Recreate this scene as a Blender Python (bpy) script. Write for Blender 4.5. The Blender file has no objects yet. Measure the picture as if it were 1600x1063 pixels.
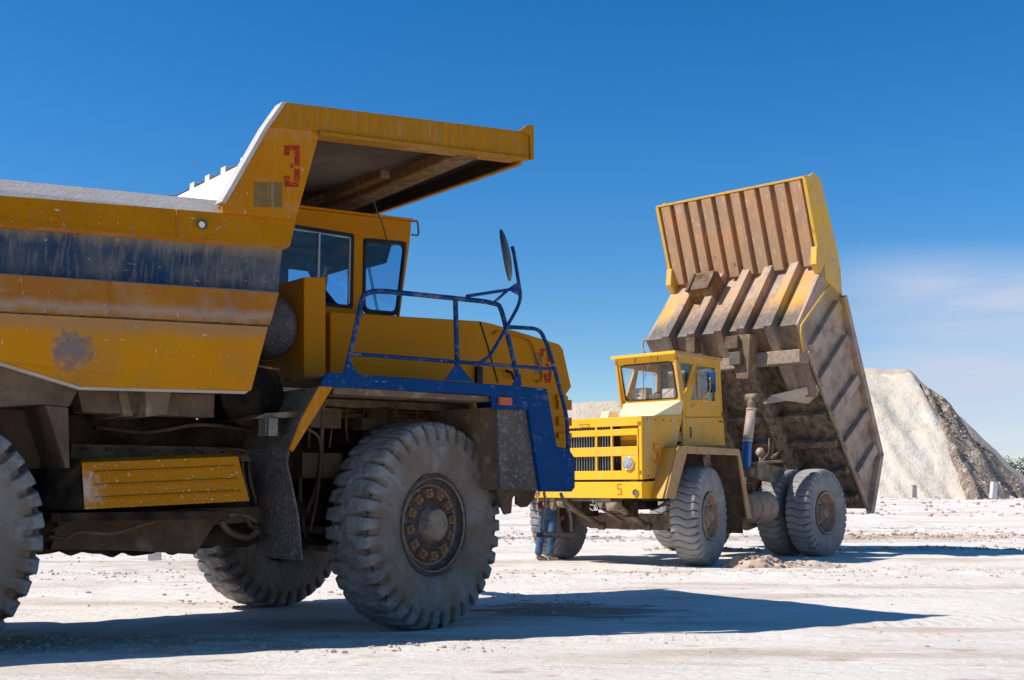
import bpy, bmesh, math, random
import numpy as np
from mathutils import Vector, Matrix, noise
random.seed(7)
R = math.radians
scn = bpy.context.scene
col = scn.collection

# ------------------------------------------------------------------ survey: camera and truck frames
F, CX, CY, EYE, HOR = 1800., 800., 531.5, 1.4, 763.
PIT = math.atan((HOR-CY)/F); CP, SP = math.cos(PIT), math.sin(PIT)
def ray(px, py):
    u = (px-CX)/F; v = -(py-CY)/F
    return np.array([u, CP-v*SP, SP+v*CP])
def gnd(px, py):
    r = ray(px, py); t = -EYE/r[2]
    return np.array([0, 0, EYE])+t*r
def at_depth(px, py, Y):
    r = ray(px, py); t = Y/r[1]
    return np.array([0, 0, EYE])+t*r
class Frame:
    """A truck's own axes: x forward, y to its left, z up; origin on the ground under the front axle."""
    def __init__(s, ox, oy, ang):
        s.ang = ang; s.o = np.array([ox, oy, 0.])
        s.f = np.array([math.cos(ang), math.sin(ang), 0]); s.l = np.array([-math.sin(ang), math.cos(ang), 0])
    def hit(s, px, py, n, c):
        r = ray(px, py); C = np.array([0, 0, EYE])
        t = (c-np.dot(C-s.o, n))/np.dot(r, n); P = C+t*r-s.o
        return (float(P@s.f), float(P@s.l), float(P[2]))
    def Y(s, px, py, y): return s.hit(px, py, s.l, y)
    def X(s, px, py, x): return s.hit(px, py, s.f, x)
    def Z(s, px, py, z): return s.hit(px, py, np.array([0, 0, 1.]), z)
    def xz(s, px, py, y):
        p = s.Y(px, py, y); return (p[0], p[2])
    def loc(s, P):
        P = np.array(P)-s.o; return (float(P@s.f), float(P@s.l), float(P[2]))
g = (gnd(640, 983)+gnd(412, 946))/2
A = Frame(g[0], g[1], R(38.5))                 # truck number 3
ang5 = R(227)
l5 = np.array([-math.sin(ang5), math.cos(ang5), 0])
o5 = gnd(1088, 884)-1.5*l5
B = Frame(o5[0], o5[1], ang5)                  # truck number 5

# ------------------------------------------------------------------ materials
def new_mat(name):
    m = bpy.data.materials.new(name); m.use_nodes = True
    nt = m.node_tree; b = nt.nodes['Principled BSDF']
    return m, nt, b
def N(nt, t, **k):
    n = nt.nodes.new(t)
    for a, v in k.items(): setattr(n, a, v)
    return n
def rgb(c): return (c[0], c[1], c[2], 1)
def layer_mask(nt, co, kind, scale, th, soft, seed=0.):
    mp = N(nt, 'ShaderNodeMapping'); nt.links.new(co, mp.inputs[0])
    sc = {'blotch': (1, 1, 1), 'streak': (1, 1, .06), 'chips': (1, 1, 1), 'scratch': (.22, 1, 1.3), 'scratch2': (1.4, 1, .25), 'run': (.05, 1, 1)}[kind]
    mp.inputs['Scale'].default_value = sc
    mp.inputs['Location'].default_value = (seed*3.1, seed*1.7, seed*2.3)
    if kind == 'scratch': mp.inputs['Rotation'].default_value = (0, .35, 0)
    n = N(nt, 'ShaderNodeTexNoise'); n.inputs['Scale'].default_value = scale
    n.inputs['Detail'].default_value = 6 if kind in ('blotch', 'streak', 'run') else 2
    n.inputs['Roughness'].default_value = .62
    nt.links.new(mp.outputs[0], n.inputs['Vector'])
    r = N(nt, 'ShaderNodeMapRange'); r.inputs['From Min'].default_value = th-soft; r.inputs['From Max'].default_value = th+soft
    r.clamp = True
    nt.links.new(n.outputs['Fac'], r.inputs['Value'])
    return r.outputs[0]
def surf(name, base, layers=(), rough=.6, bump=.0, bscale=60, metal=0., spec=.3, attr=None, bump2=0, b2scale=6, bd=(.01, .06)):
    """layers: (colour, kind, scale, threshold, softness, amount)"""
    m, nt, b = new_mat(name)
    tc = N(nt, 'ShaderNodeTexCoord'); co = tc.outputs['Object']
    cur = N(nt, 'ShaderNodeRGB'); cur.outputs[0].default_value = rgb(base); cur = cur.outputs[0]
    for i, (c, kind, sc, th, so, am) in enumerate(layers):
        if kind.startswith('spot'):
            x, y, z, rad = [float(v) for v in kind.split(':')[1].split(',')]
            vd = N(nt, 'ShaderNodeVectorMath', operation='DISTANCE'); nt.links.new(co, vd.inputs[0]); vd.inputs[1].default_value = (x, y, z)
            nn = N(nt, 'ShaderNodeTexNoise'); nn.inputs['Scale'].default_value = sc; nn.inputs['Detail'].default_value = 6; nt.links.new(co, nn.inputs['Vector'])
            ad = N(nt, 'ShaderNodeMath', operation='MULTIPLY_ADD'); nt.links.new(nn.outputs['Fac'], ad.inputs[0]); ad.inputs[1].default_value = th; nt.links.new(vd.outputs['Value'], ad.inputs[2])
            r = N(nt, 'ShaderNodeMapRange'); r.inputs['From Min'].default_value = rad+so+th*.5; r.inputs['From Max'].default_value = rad-so+th*.5
            nt.links.new(ad.outputs[0], r.inputs['Value']); fac = r.outputs[0]
        elif kind.startswith('zband'):     # dirt lying along a height: sc = centre, th = half width
            sx = N(nt, 'ShaderNodeSeparateXYZ'); nt.links.new(co, sx.inputs[0])
            slope = float(kind.split(':')[1]) if ':' in kind else 0.
            mm = N(nt, 'ShaderNodeMath', operation='MULTIPLY_ADD'); nt.links.new(sx.outputs[0], mm.inputs[0]); mm.inputs[1].default_value = -slope
            nt.links.new(sx.outputs[2], mm.inputs[2])
            mp = N(nt, 'ShaderNodeMapping'); nt.links.new(co, mp.inputs[0]); mp.inputs['Scale'].default_value = (1, 1, .12)
            nn = N(nt, 'ShaderNodeTexNoise'); nn.inputs['Scale'].default_value = 14; nn.inputs['Detail'].default_value = 6; nt.links.new(mp.outputs[0], nn.inputs['Vector'])
            d1 = N(nt, 'ShaderNodeMath', operation='MULTIPLY_ADD'); nt.links.new(nn.outputs['Fac'], d1.inputs[0]); d1.inputs[1].default_value = so*2.6; nt.links.new(mm.outputs[0], d1.inputs[2])
            d2 = N(nt, 'ShaderNodeMath', operation='SUBTRACT'); nt.links.new(d1.outputs[0], d2.inputs[0]); d2.inputs[1].default_value = sc+so*1.3
            d3 = N(nt, 'ShaderNodeMath', operation='ABSOLUTE'); nt.links.new(d2.outputs[0], d3.inputs[0])
            r = N(nt, 'ShaderNodeMapRange'); r.inputs['From Min'].default_value = th+so; r.inputs['From Max'].default_value = th-so
            nt.links.new(d3.outputs[0], r.inputs['Value']); fac = r.outputs[0]
        else:
            fac = layer_mask(nt, co, kind, sc, th, so, i+1)
        mu = N(nt, 'ShaderNodeMath', operation='MULTIPLY'); nt.links.new(fac, mu.inputs[0]); mu.inputs[1].default_value = am
        mx = N(nt, 'ShaderNodeMix', data_type='RGBA'); nt.links.new(mu.outputs[0], mx.inputs['Factor'])
        nt.links.new(cur, mx.inputs['A']); mx.inputs['B'].default_value = rgb(c); cur = mx.outputs['Result']
    if attr:
        at = N(nt, 'ShaderNodeAttribute', attribute_name=attr[0])
        mx = N(nt, 'ShaderNodeMix', data_type='RGBA'); nt.links.new(at.outputs['Fac'], mx.inputs['Factor'])
        nt.links.new(cur, mx.inputs['A']); mx.inputs['B'].default_value = rgb(attr[1]); cur = mx.outputs['Result']
    nt.links.new(cur, b.inputs['Base Color'])
    # roughness varies with the dirt
    rn = N(nt, 'ShaderNodeTexNoise'); rn.inputs['Scale'].default_value = 4; rn.inputs['Detail'].default_value = 5; nt.links.new(co, rn.inputs['Vector'])
    rr = N(nt, 'ShaderNodeMapRange'); rr.inputs['From Min'].default_value = .3; rr.inputs['From Max'].default_value = .7
    rr.inputs['To Min'].default_value = max(.05, rough-.14); rr.inputs['To Max'].default_value = min(1, rough+.14)
    nt.links.new(rn.outputs['Fac'], rr.inputs['Value']); nt.links.new(rr.outputs[0], b.inputs['Roughness'])
    b.inputs['Metallic'].default_value = metal; b.inputs['Specular IOR Level'].default_value = spec
    last = None
    for st, sc, dist in ((bump, bscale, bd[0]), (bump2, b2scale, bd[1])):
        if st:
            n = N(nt, 'ShaderNodeTexNoise'); n.inputs['Scale'].default_value = sc; n.inputs['Detail'].default_value = 8; nt.links.new(co, n.inputs['Vector'])
            bp = N(nt, 'ShaderNodeBump'); bp.inputs['Strength'].default_value = st; bp.inputs['Distance'].default_value = dist
            nt.links.new(n.outputs['Fac'], bp.inputs['Height'])
            if last: nt.links.new(last, bp.inputs['Normal'])
            last = bp.outputs[0]
    if last: nt.links.new(last, b.inputs['Normal'])
    return m

YEL = (.52, .195, .0); YEL5 = (.88, .46, .014)
DUST = (.42, .33, .25); WHITE = (.72, .67, .62); RUST = (.30, .13, .06); BLU = (.003, .09, .34); MUD = (.17, .115, .08)
CH = [(WHITE, 'chips', 70, .745, .03, .7), (WHITE, 'chips', 23, .735, .02, .5), (WHITE, 'scratch', 26, .735, .02, .7), (WHITE, 'scratch2', 30, .735, .02, .6)]
M = {}
M['yellow'] = surf('yellow_paint', YEL, [((.38, .125, .0), 'blotch', .9, .5, .2, .5), (DUST, 'blotch', 2.2, .66, .12, .3), (DUST, 'streak', 14, .64, .08, .3), (MUD, 'blotch', 6, .70, .05, .3)]+CH, .5, .12, 30, spec=.12, bump2=.2, b2scale=1.6)
M['yellow_clean'] = surf('yellow_paint_clean', (.52, .195, .0), [((.43, .155, .0), 'blotch', .8, .5, .3, .5), (DUST, 'streak', 7, .68, .1, .15), (DUST, 'blotch', 3, .70, .1, .15), (WHITE, 'chips', 60, .76, .02, .5)], .5, .05, 12, spec=.12, bump2=.12, b2scale=1.5)
M['canopy'] = surf('canopy_yellow', (.43, .17, .0), [((.22, .13, .03), 'streak', 24, .50, .1, .5), (DUST, 'streak', 44, .62, .06, .35), (MUD, 'streak', 26, .66, .03, .5), ((.40, .16, .0), 'blotch', 1.2, .55, .15, .6)]+CH[:2], .55, .15, 40, spec=.1, bump2=.15, b2scale=1.6)
M['body_low'] = surf('body_lower_yellow', (.58, .215, .0), [((.52, .23, .004), 'blotch', .7, .52, .1, .6), ((.30, .15, .05), 'blotch', 1.6, .58, .12, .5), ((.27, .185, .12), 'zband:.045', 2.88, .06, .05, .6),
    ((.13, .09, .10), 'spot:-3.58,-2.0,2.50,.16', 11, .26, .035, .9), ((.35, .28, .24), 'spot:-3.58,-2.0,2.50,.17', 40, .3, .03, .25), (RUST, 'run', 8, .66, .06, .35)]+CH, .55, .2, 30, spec=.1, bump2=.3, b2scale=1.8)
M['body_mid'] = surf('body_middle_yellow', (.52, .19, .0), [((.33, .12, .03), 'blotch', 1.1, .50, .12, .7), (DUST, 'blotch', 2.5, .60, .12, .4), (DUST, 'zband:.045', 3.0, .03, .04, .7), ((.28, .2, .2), 'blotch', 5, .64, .05, .4)]+CH, .55, .2, 30, spec=.1, bump2=.35, b2scale=1.8)
M['body_top'] = surf('body_rail_yellow', (.50, .185, .0), [((.40, .135, .0), 'blotch', 1.4, .5, .12, .6), (WHITE, 'blotch', 5, .70, .04, .4), ((.30, .17, .06), 'streak', 16, .62, .06, .4)]+CH, .55, .2, 30, spec=.1, bump2=.3, b2scale=1.8)
M['body_blue'] = surf('body_blue_stripe', (.018, .038, .072), [((.010, .042, .10), 'blotch', .8, .5, .1, .8), ((.16, .15, .14), 'streak', 30, .57, .06, .5), ((.22, .2, .18), 'streak', 11, .62, .06, .4), ((.17, .155, .145), 'blotch', 2.2, .54, .1, .5), ((.30, .22, .12), 'zband:.045', 3.68, .07, .08, .85)]+[(WHITE, 'chips', 55, .75, .03, .5), (WHITE, 'chips', 18, .74, .02, .4), (WHITE, 'scratch', 26, .74, .02, .5)], .6, .2, 30, spec=.1, bump2=.3, b2scale=1.8)
M['dust_white'] = surf('dust_caked_steel', (.50, .46, .43), [((.38, .33, .3), 'blotch', 4, .55, .1, .5), ((.30, .25, .2), 'chips', 25, .66, .04, .5)], .9, .4, 30)
M['white_dust'] = surf('lime_dusted_steel', (.74, .70, .66), [((.6, .55, .5), 'blotch', 4, .58, .1, .5)], .95, .3, 40)
M['patch'] = surf('faded_patch', (.20, .125, .035), [((.15, .09, .02), 'blotch', 8, .5, .1, .6), (DUST, 'streak', 20, .6, .08, .5)], .8, .1, 60)
M['blue'] = surf('blue_paint', (.0, .045, .17), [((.0, .035, .13), 'blotch', 1.5, .5, .15, .5), (DUST, 'blotch', 4, .68, .06, .35), (WHITE, 'chips', 60, .74, .03, .7), (WHITE, 'scratch', 28, .72, .02, .6), (MUD, 'streak', 18, .68, .04, .5)], .5, .08, 20, spec=.1, bump2=.12, b2scale=2)
M['rail_blue'] = surf('railing_blue', (.001, .042, .15), [(DUST, 'chips', 30, .64, .04, .6), (DUST, 'blotch', 6, .62, .08, .35)], .5, spec=.15)
M['brown'] = surf('muddy_steel', (.10, .062, .038), [((.21, .14, .088), 'blotch', 2.5, .5, .12, .7), ((.07, .045, .035), 'blotch', 5, .56, .08, .6), ((.33, .27, .21), 'chips', 40, .71, .04, .4), ((.30, .23, .17), 'blotch', 2.2, .66, .05, .5)], .9, .8, 30, bump2=.6)
M['brownlite'] = surf('dust_brown_steel', (.19, .125, .074), [((.12, .075, .045), 'blotch', 3, .5, .12, .6), ((.42, .33, .25), 'blotch', 7, .6, .08, .5), (MUD, 'streak', 14, .62, .06, .4)], .85, .4, 30)
M['dark'] = surf('oily_dark_steel', (.016, .011, .008), [((.085, .055, .037), 'blotch', 3, .52, .1, .7), ((.16, .12, .09), 'chips', 18, .68, .05, .3)], .8, .5, 25, spec=.15)
M['flap'] = surf('muddy_rubber_flap', (.075, .065, .06), [((.17, .13, .105), 'blotch', 2, .52, .12, .6), ((.33, .29, .25), 'blotch', 26, .6, .05, .55), ((.4, .36, .32), 'chips', 70, .63, .04, .6)], .9, .7, 50)
M['under'] = surf('canopy_underside', (.028, .016, .010), [((.20, .15, .115), 'spot:-.7,-.6,4.85,1.0', 1.2, .8, .5, .85), ((.08, .055, .04), 'blotch', .9, .58, .14, .3), ((.05, .028, .02), 'blotch', 2.4, .6, .1, .5)], .8, .2, 20)  # beige spot paints in bounce light along with slight dust
M['beam'] = surf('canopy_beam', (.20, .085, .01), [((.12, .075, .05), 'run', 3, .5, .12, .7), (DUST, 'streak', 12, .58, .1, .4)], .7, .1, 20)
M['glass'] = None
M['rubber3'] = surf('dusty_tyre_rubber', (.21, .205, .205), [((.33, .315, .305), 'blotch', 2.2, .48, .14, .8), ((.17, .135, .105), 'blotch', 3.3, .57, .1, .55), ((.07, .068, .075), 'blotch', 7, .6, .08, .5), ((.33, .31, .3), 'chips', 30, .68, .05, .4), ((.09, .085, .09), 'streak', 9, .60, .06, .5)], .88, 1., 45, attr=('mud', (.20, .14, .09)), bump2=1., b2scale=9)
M['rubber5'] = surf('tyre_rubber_grey', (.215, .21, .21), [((.34, .33, .32), 'blotch', 3, .5, .12, .7), ((.17, .145, .12), 'blotch', 4, .6, .1, .4)], .85, .5, 40, attr=('mud', (.06, .052, .046)), bump2=.3, b2scale=9)
M['hubdark'] = surf('grimy_rim', (.075, .062, .062), [((.16, .11, .075), 'blotch', 9, .55, .08, .7), ((.03, .035, .07), 'blotch', 14, .56, .05, .6), ((.35, .3, .25), 'chips', 60, .65, .04, .6)], .7, .8, 60)
M['hubtan'] = surf('tan_hub', (.30, .22, .15), [((.13, .10, .09), 'blotch', 9, .52, .08, .7), ((.42, .35, .28), 'chips', 40, .6, .05, .5)], .8, .6, 60)
M['nut'] = surf('rusty_clamp', (.26, .135, .065), [((.13, .09, .07), 'blotch', 3.5, .5, .04, .9), ((.5, .36, .22), 'chips', 50, .62, .05, .5)], .7, .5, 60)
M['red'] = surf('red_stencil_paint', (.36, .02, .018), [(YEL, 'chips', 60, .60, .03, .7), (YEL, 'blotch', 14, .62, .05, .6), ((.22, .02, .02), 'blotch', 12, .55, .1, .5)], .6, spec=.1)
M['red5'] = surf('orange_red_stencil_paint', (.55, .06, .03), [(YEL5, 'chips', 50, .57, .05, .8)], .6)
M['orange'] = surf('orange_lens', (.55, .10, .03), [((.3, .08, .04), 'blotch', 30, .5, .1, .4)], .3)
M['y5'] = surf('bright_yellow_paint', YEL5, [((.70, .42, .10), 'blotch', 1.8, .55, .12, .6), ((.60, .50, .38), 'streak', 6, .66, .1, .35), ((.32, .17, .05), 'chips', 22, .70, .02, .7), ((.7, .36, .02), 'blotch', 1, .5, .2, .5), (RUST, 'run', 5, .70, .03, .4)], .45, .05, 20, spec=.2, bump2=.2, b2scale=2.2)
M['y5side'] = surf('dull_side_yellow_paint', (.72, .35, .012), [((.54, .28, .05), 'blotch', 1.5, .5, .14, .8), ((.45, .36, .26), 'streak', 5, .58, .1, .5), (RUST, 'chips', 16, .71, .02, .8), (MUD, 'blotch', 5, .66, .05, .4), (RUST, 'streak', 7, .68, .03, .5)], .55, .08, 20, spec=.2, bump2=.25, b2scale=2.2)
M['y5dust'] = surf('dusty_cowl_paint', (.78, .62, .38), [((.8, .52, .16), 'blotch', 2.5, .6, .1, .6), ((.3, .2, .1), 'chips', 26, .73, .02, .8)], .6, .05, 20)
M['fend5'] = surf('dusty_fender', (.40, .26, .13), [((.5, .27, .05), 'blotch', 2, .55, .1, .7), (MUD, 'blotch', 5, .6, .08, .5)], .75, .2, 30)
BODY5L = [((.46, .33, .24), 'blotch', 1.6, .5, .12, .8), ((.66, .34, .03), 'blotch', .8, .60, .07, .8), ((.62, .27, .08), 'blotch', 1.5, .58, .06, .8), ((.12, .105, .10), 'blotch', 1.1, .60, .07, .85), (MUD, 'streak', 12, .62, .07, .45), (WHITE, 'chips', 30, .70, .03, .5)]
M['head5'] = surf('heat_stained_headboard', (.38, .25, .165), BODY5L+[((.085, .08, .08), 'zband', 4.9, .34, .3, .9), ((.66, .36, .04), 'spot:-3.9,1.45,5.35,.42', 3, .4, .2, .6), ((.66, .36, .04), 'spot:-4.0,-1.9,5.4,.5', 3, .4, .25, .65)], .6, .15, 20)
M['can5'] = surf('canopy_belly_plates', (.42, .265, .15), [((.58, .27, .11), 'blotch', 1.1, .52, .1, .8), ((.34, .22, .14), 'streak', 7, .5, .12, .7), ((.10, .075, .06), 'blotch', 3.2, .68, .04, .7), (WHITE, 'streak', 16, .63, .06, .4)], .7, .15, 20)
M['edge5'] = surf('body_edge_yellow', (.72, .40, .03), [((.5, .33, .16), 'blotch', 2, .55, .1, .6), (MUD, 'blotch', 6, .64, .06, .5), (DUST, 'streak', 9, .6, .1, .4)], .5, .08, 20)
M['side5'] = surf('body_side_brown', (.39, .27, .195), [((.48, .36, .29), 'blotch', 1.3, .5, .12, .7), ((.13, .09, .065), 'blotch', 2.6, .56, .1, .6), ((.45, .26, .06), 'spot:-5.0,1.9,5.6,.6', 3, .5, .25, .7), (WHITE, 'chips', 40, .70, .03, .4)], .75, .25, 30)
M['belly5'] = surf('mud_caked_belly', (.18, .125, .085), [((.30, .215, .15), 'blotch', 2, .5, .1, .7), ((.06, .045, .035), 'blotch', 6, .52, .08, .8), ((.4, .33, .26), 'chips', 22, .66, .05, .6)], .95, .9, 16, bump2=.9, b2scale=5)
M['frame5'] = surf('dusty_chassis_steel', (.20, .145, .10), [((.35, .27, .2), 'blotch', 2.5, .54, .1, .7), ((.07, .05, .04), 'blotch', 5, .56, .08, .7)], .85, .4, 30)
M['rim5'] = surf('tan_wheel_rim', (.32, .235, .18), [((.2, .14, .1), 'blotch', 10, .52, .08, .7), ((.5, .4, .3), 'chips', 30, .64, .05, .5)], .75, .4, 50)
M['tube_grey'] = surf('cylinder_barrel', (.42, .35, .31), [((.30, .16, .10), 'streak', 6, .52, .1, .6), ((.55, .36, .12), 'blotch', 3, .62, .06, .6)], .5, .1, 30)
M['cylblue'] = surf('blue_ram', (.03, .12, .34), [((.02, .1, .35), 'blotch', 5, .5, .1, .5)], .35)
M['black'] = surf('black_rubber_seal', (.012, .012, .013), (), .6)
M['int'] = surf('cab_interior', (.02, .022, .03), [((.045, .045, .05), 'blotch', 4, .5, .1, .6)], .7)
M['int5'] = surf('cab_lining', (.13, .11, .09), [((.07, .06, .05), 'blotch', 6, .5, .1, .8)], .8)
M['alu'] = surf('window_trim', (.35, .35, .35), (), .35, metal=.8)
M['mirrorback'] = surf('mirror_shell', (.035, .04, .04), [((.16, .13, .06), 'spot:0,0,-.27,.08', 5, .2, .05, .7), ((.12, .11, .1), 'chips', 40, .6, .05, .4)], .45)  # yellowish spot: a reflection painted into the shell colour
M['carton'] = surf('cardboard', (.42, .30, .17), [((.35, .24, .13), 'blotch', 9, .5, .1, .5)], .8)
M['paper'] = surf('printed_carton', (.62, .60, .5), [((.25, .45, .22), 'zband', 3.3, .02, .02, .8), ((.55, .25, .3), 'blotch', 12, .55, .08, .6)], .6)
M['white'] = surf('white_label', (.7, .7, .68), (), .6)
M['denim'] = surf('blue_denim', (.03, .075, .15), [((.08, .16, .29), 'blotch', 6, .52, .1, .7), ((.04, .08, .16), 'streak', 9, .55, .08, .5)], .9, .3, 60)
M['maroon'] = surf('maroon_jacket', (.10, .010, .014), [((.06, .01, .012), 'blotch', 9, .5, .1, .5)], .8, .2, 40)
M['shoe'] = surf('dusty_boot', (.22, .17, .12), [((.12, .09, .07), 'blotch', 12, .5, .1, .6)], .85, .2, 60)
M['skin'] = surf('skin', (.42, .22, .14), [((.36, .16, .11), 'blotch', 14, .5, .1, .4)], .55)
M['shirtdark'] = surf('dark_work_shirt', (.022, .03, .05), (), .85)
M['hair'] = surf('dark_hair', (.02, .015, .012), (), .7)
M['chrome'] = surf('headlamp_reflector', (.75, .76, .78), (), .12, metal=1.)
M['lens'] = surf('headlamp_lens', (.42, .43, .44), [((.16, .16, .17), 'run', 30, .5, .08, .6), ((.1, .1, .1), 'blotch', 14, .6, .06, .6)], .12, spec=.8)
M['beige'] = surf('sunlit_bent_plate', (.56, .47, .37), [((.4, .31, .22), 'blotch', 3, .52, .1, .6)], .8, .2, 20)  # base colour lightened to stand in for sun striking the plate
M['lampgrey'] = surf('dusty_lamp_lens', (.14, .125, .10), [((.25, .22, .2), 'blotch', 20, .55, .1, .6)], .3)
M['concrete'] = surf('white_concrete', (.66, .63, .6), [((.45, .42, .4), 'blotch', 8, .58, .1, .5)], .9, .4, 20)
M['trunk'] = surf('bark', (.12, .085, .06), [((.06, .045, .03), 'blotch', 8, .5, .1, .6)], .9, .8, 20)
m, nt, b = new_mat('leaves')
oi = N(nt, 'ShaderNodeTexCoord'); n = N(nt, 'ShaderNodeTexNoise'); n.inputs['Scale'].default_value = .9; nt.links.new(oi.outputs['Object'], n.inputs['Vector'])
cr = N(nt, 'ShaderNodeValToRGB'); cr.color_ramp.elements[0].position = .38; cr.color_ramp.elements[0].color = (.012, .02, .006, 1)
cr.color_ramp.elements[1].position = .65; cr.color_ramp.elements[1].color = (.045, .055, .015, 1)
nt.links.new(n.outputs['Fac'], cr.inputs[0]); nt.links.new(cr.outputs[0], b.inputs['Base Color']); b.inputs['Roughness'].default_value = .7
b.inputs['Specular IOR Level'].default_value = .1; M['leaf'] = m
def glass(name, tint, rough=.02, alpha=.25):
    m, nt, b = new_mat(name)
    out = nt.nodes['Material Output']
    tr = N(nt, 'ShaderNodeBsdfTransparent'); tr.inputs[0].default_value = rgb(tint)
    gl = N(nt, 'ShaderNodeBsdfGlossy'); gl.inputs['Roughness'].default_value = rough; gl.inputs['Color'].default_value = (1, 1, 1, 1)
    df = N(nt, 'ShaderNodeBsdfDiffuse'); df.inputs['Color'].default_value = (.5, .47, .43, 1)
    lw = N(nt, 'ShaderNodeLayerWeight'); lw.inputs['Blend'].default_value = .5
    pw = N(nt, 'ShaderNodeMath', operation='POWER'); nt.links.new(lw.outputs['Facing'], pw.inputs[0]); pw.inputs[1].default_value = 5
    fr = N(nt, 'ShaderNodeMath', operation='MULTIPLY_ADD'); nt.links.new(pw.outputs[0], fr.inputs[0]); fr.inputs[1].default_value = .85; fr.inputs[2].default_value = .03
    nz = N(nt, 'ShaderNodeTexNoise'); nz.inputs['Scale'].default_value = 3; nz.inputs['Detail'].default_value = 5
    tc = N(nt, 'ShaderNodeTexCoord'); nt.links.new(tc.outputs['Object'], nz.inputs['Vector'])
    mr = N(nt, 'ShaderNodeMapRange'); mr.inputs['From Min'].default_value = .4; mr.inputs['From Max'].default_value = .75; mr.inputs['To Max'].default_value = alpha
    nt.links.new(nz.outputs['Fac'], mr.inputs['Value'])
    m1 = N(nt, 'ShaderNodeMixShader'); nt.links.new(mr.outputs[0], m1.inputs[0]); nt.links.new(tr.outputs[0], m1.inputs[1]); nt.links.new(df.outputs[0], m1.inputs[2])
    m2 = N(nt, 'ShaderNodeMixShader'); nt.links.new(fr.outputs[0], m2.inputs[0]); nt.links.new(m1.outputs[0], m2.inputs[1]); nt.links.new(gl.outputs[0], m2.inputs[2])
    nt.links.new(m2.outputs[0], out.inputs['Surface'])
    return m
M['glass'] = glass('tinted_cab_glass', (.80, .88, .95), alpha=.03)
M['glass5'] = glass('dusty_windscreen_glass', (.95, .97, .98), alpha=.05)

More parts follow.
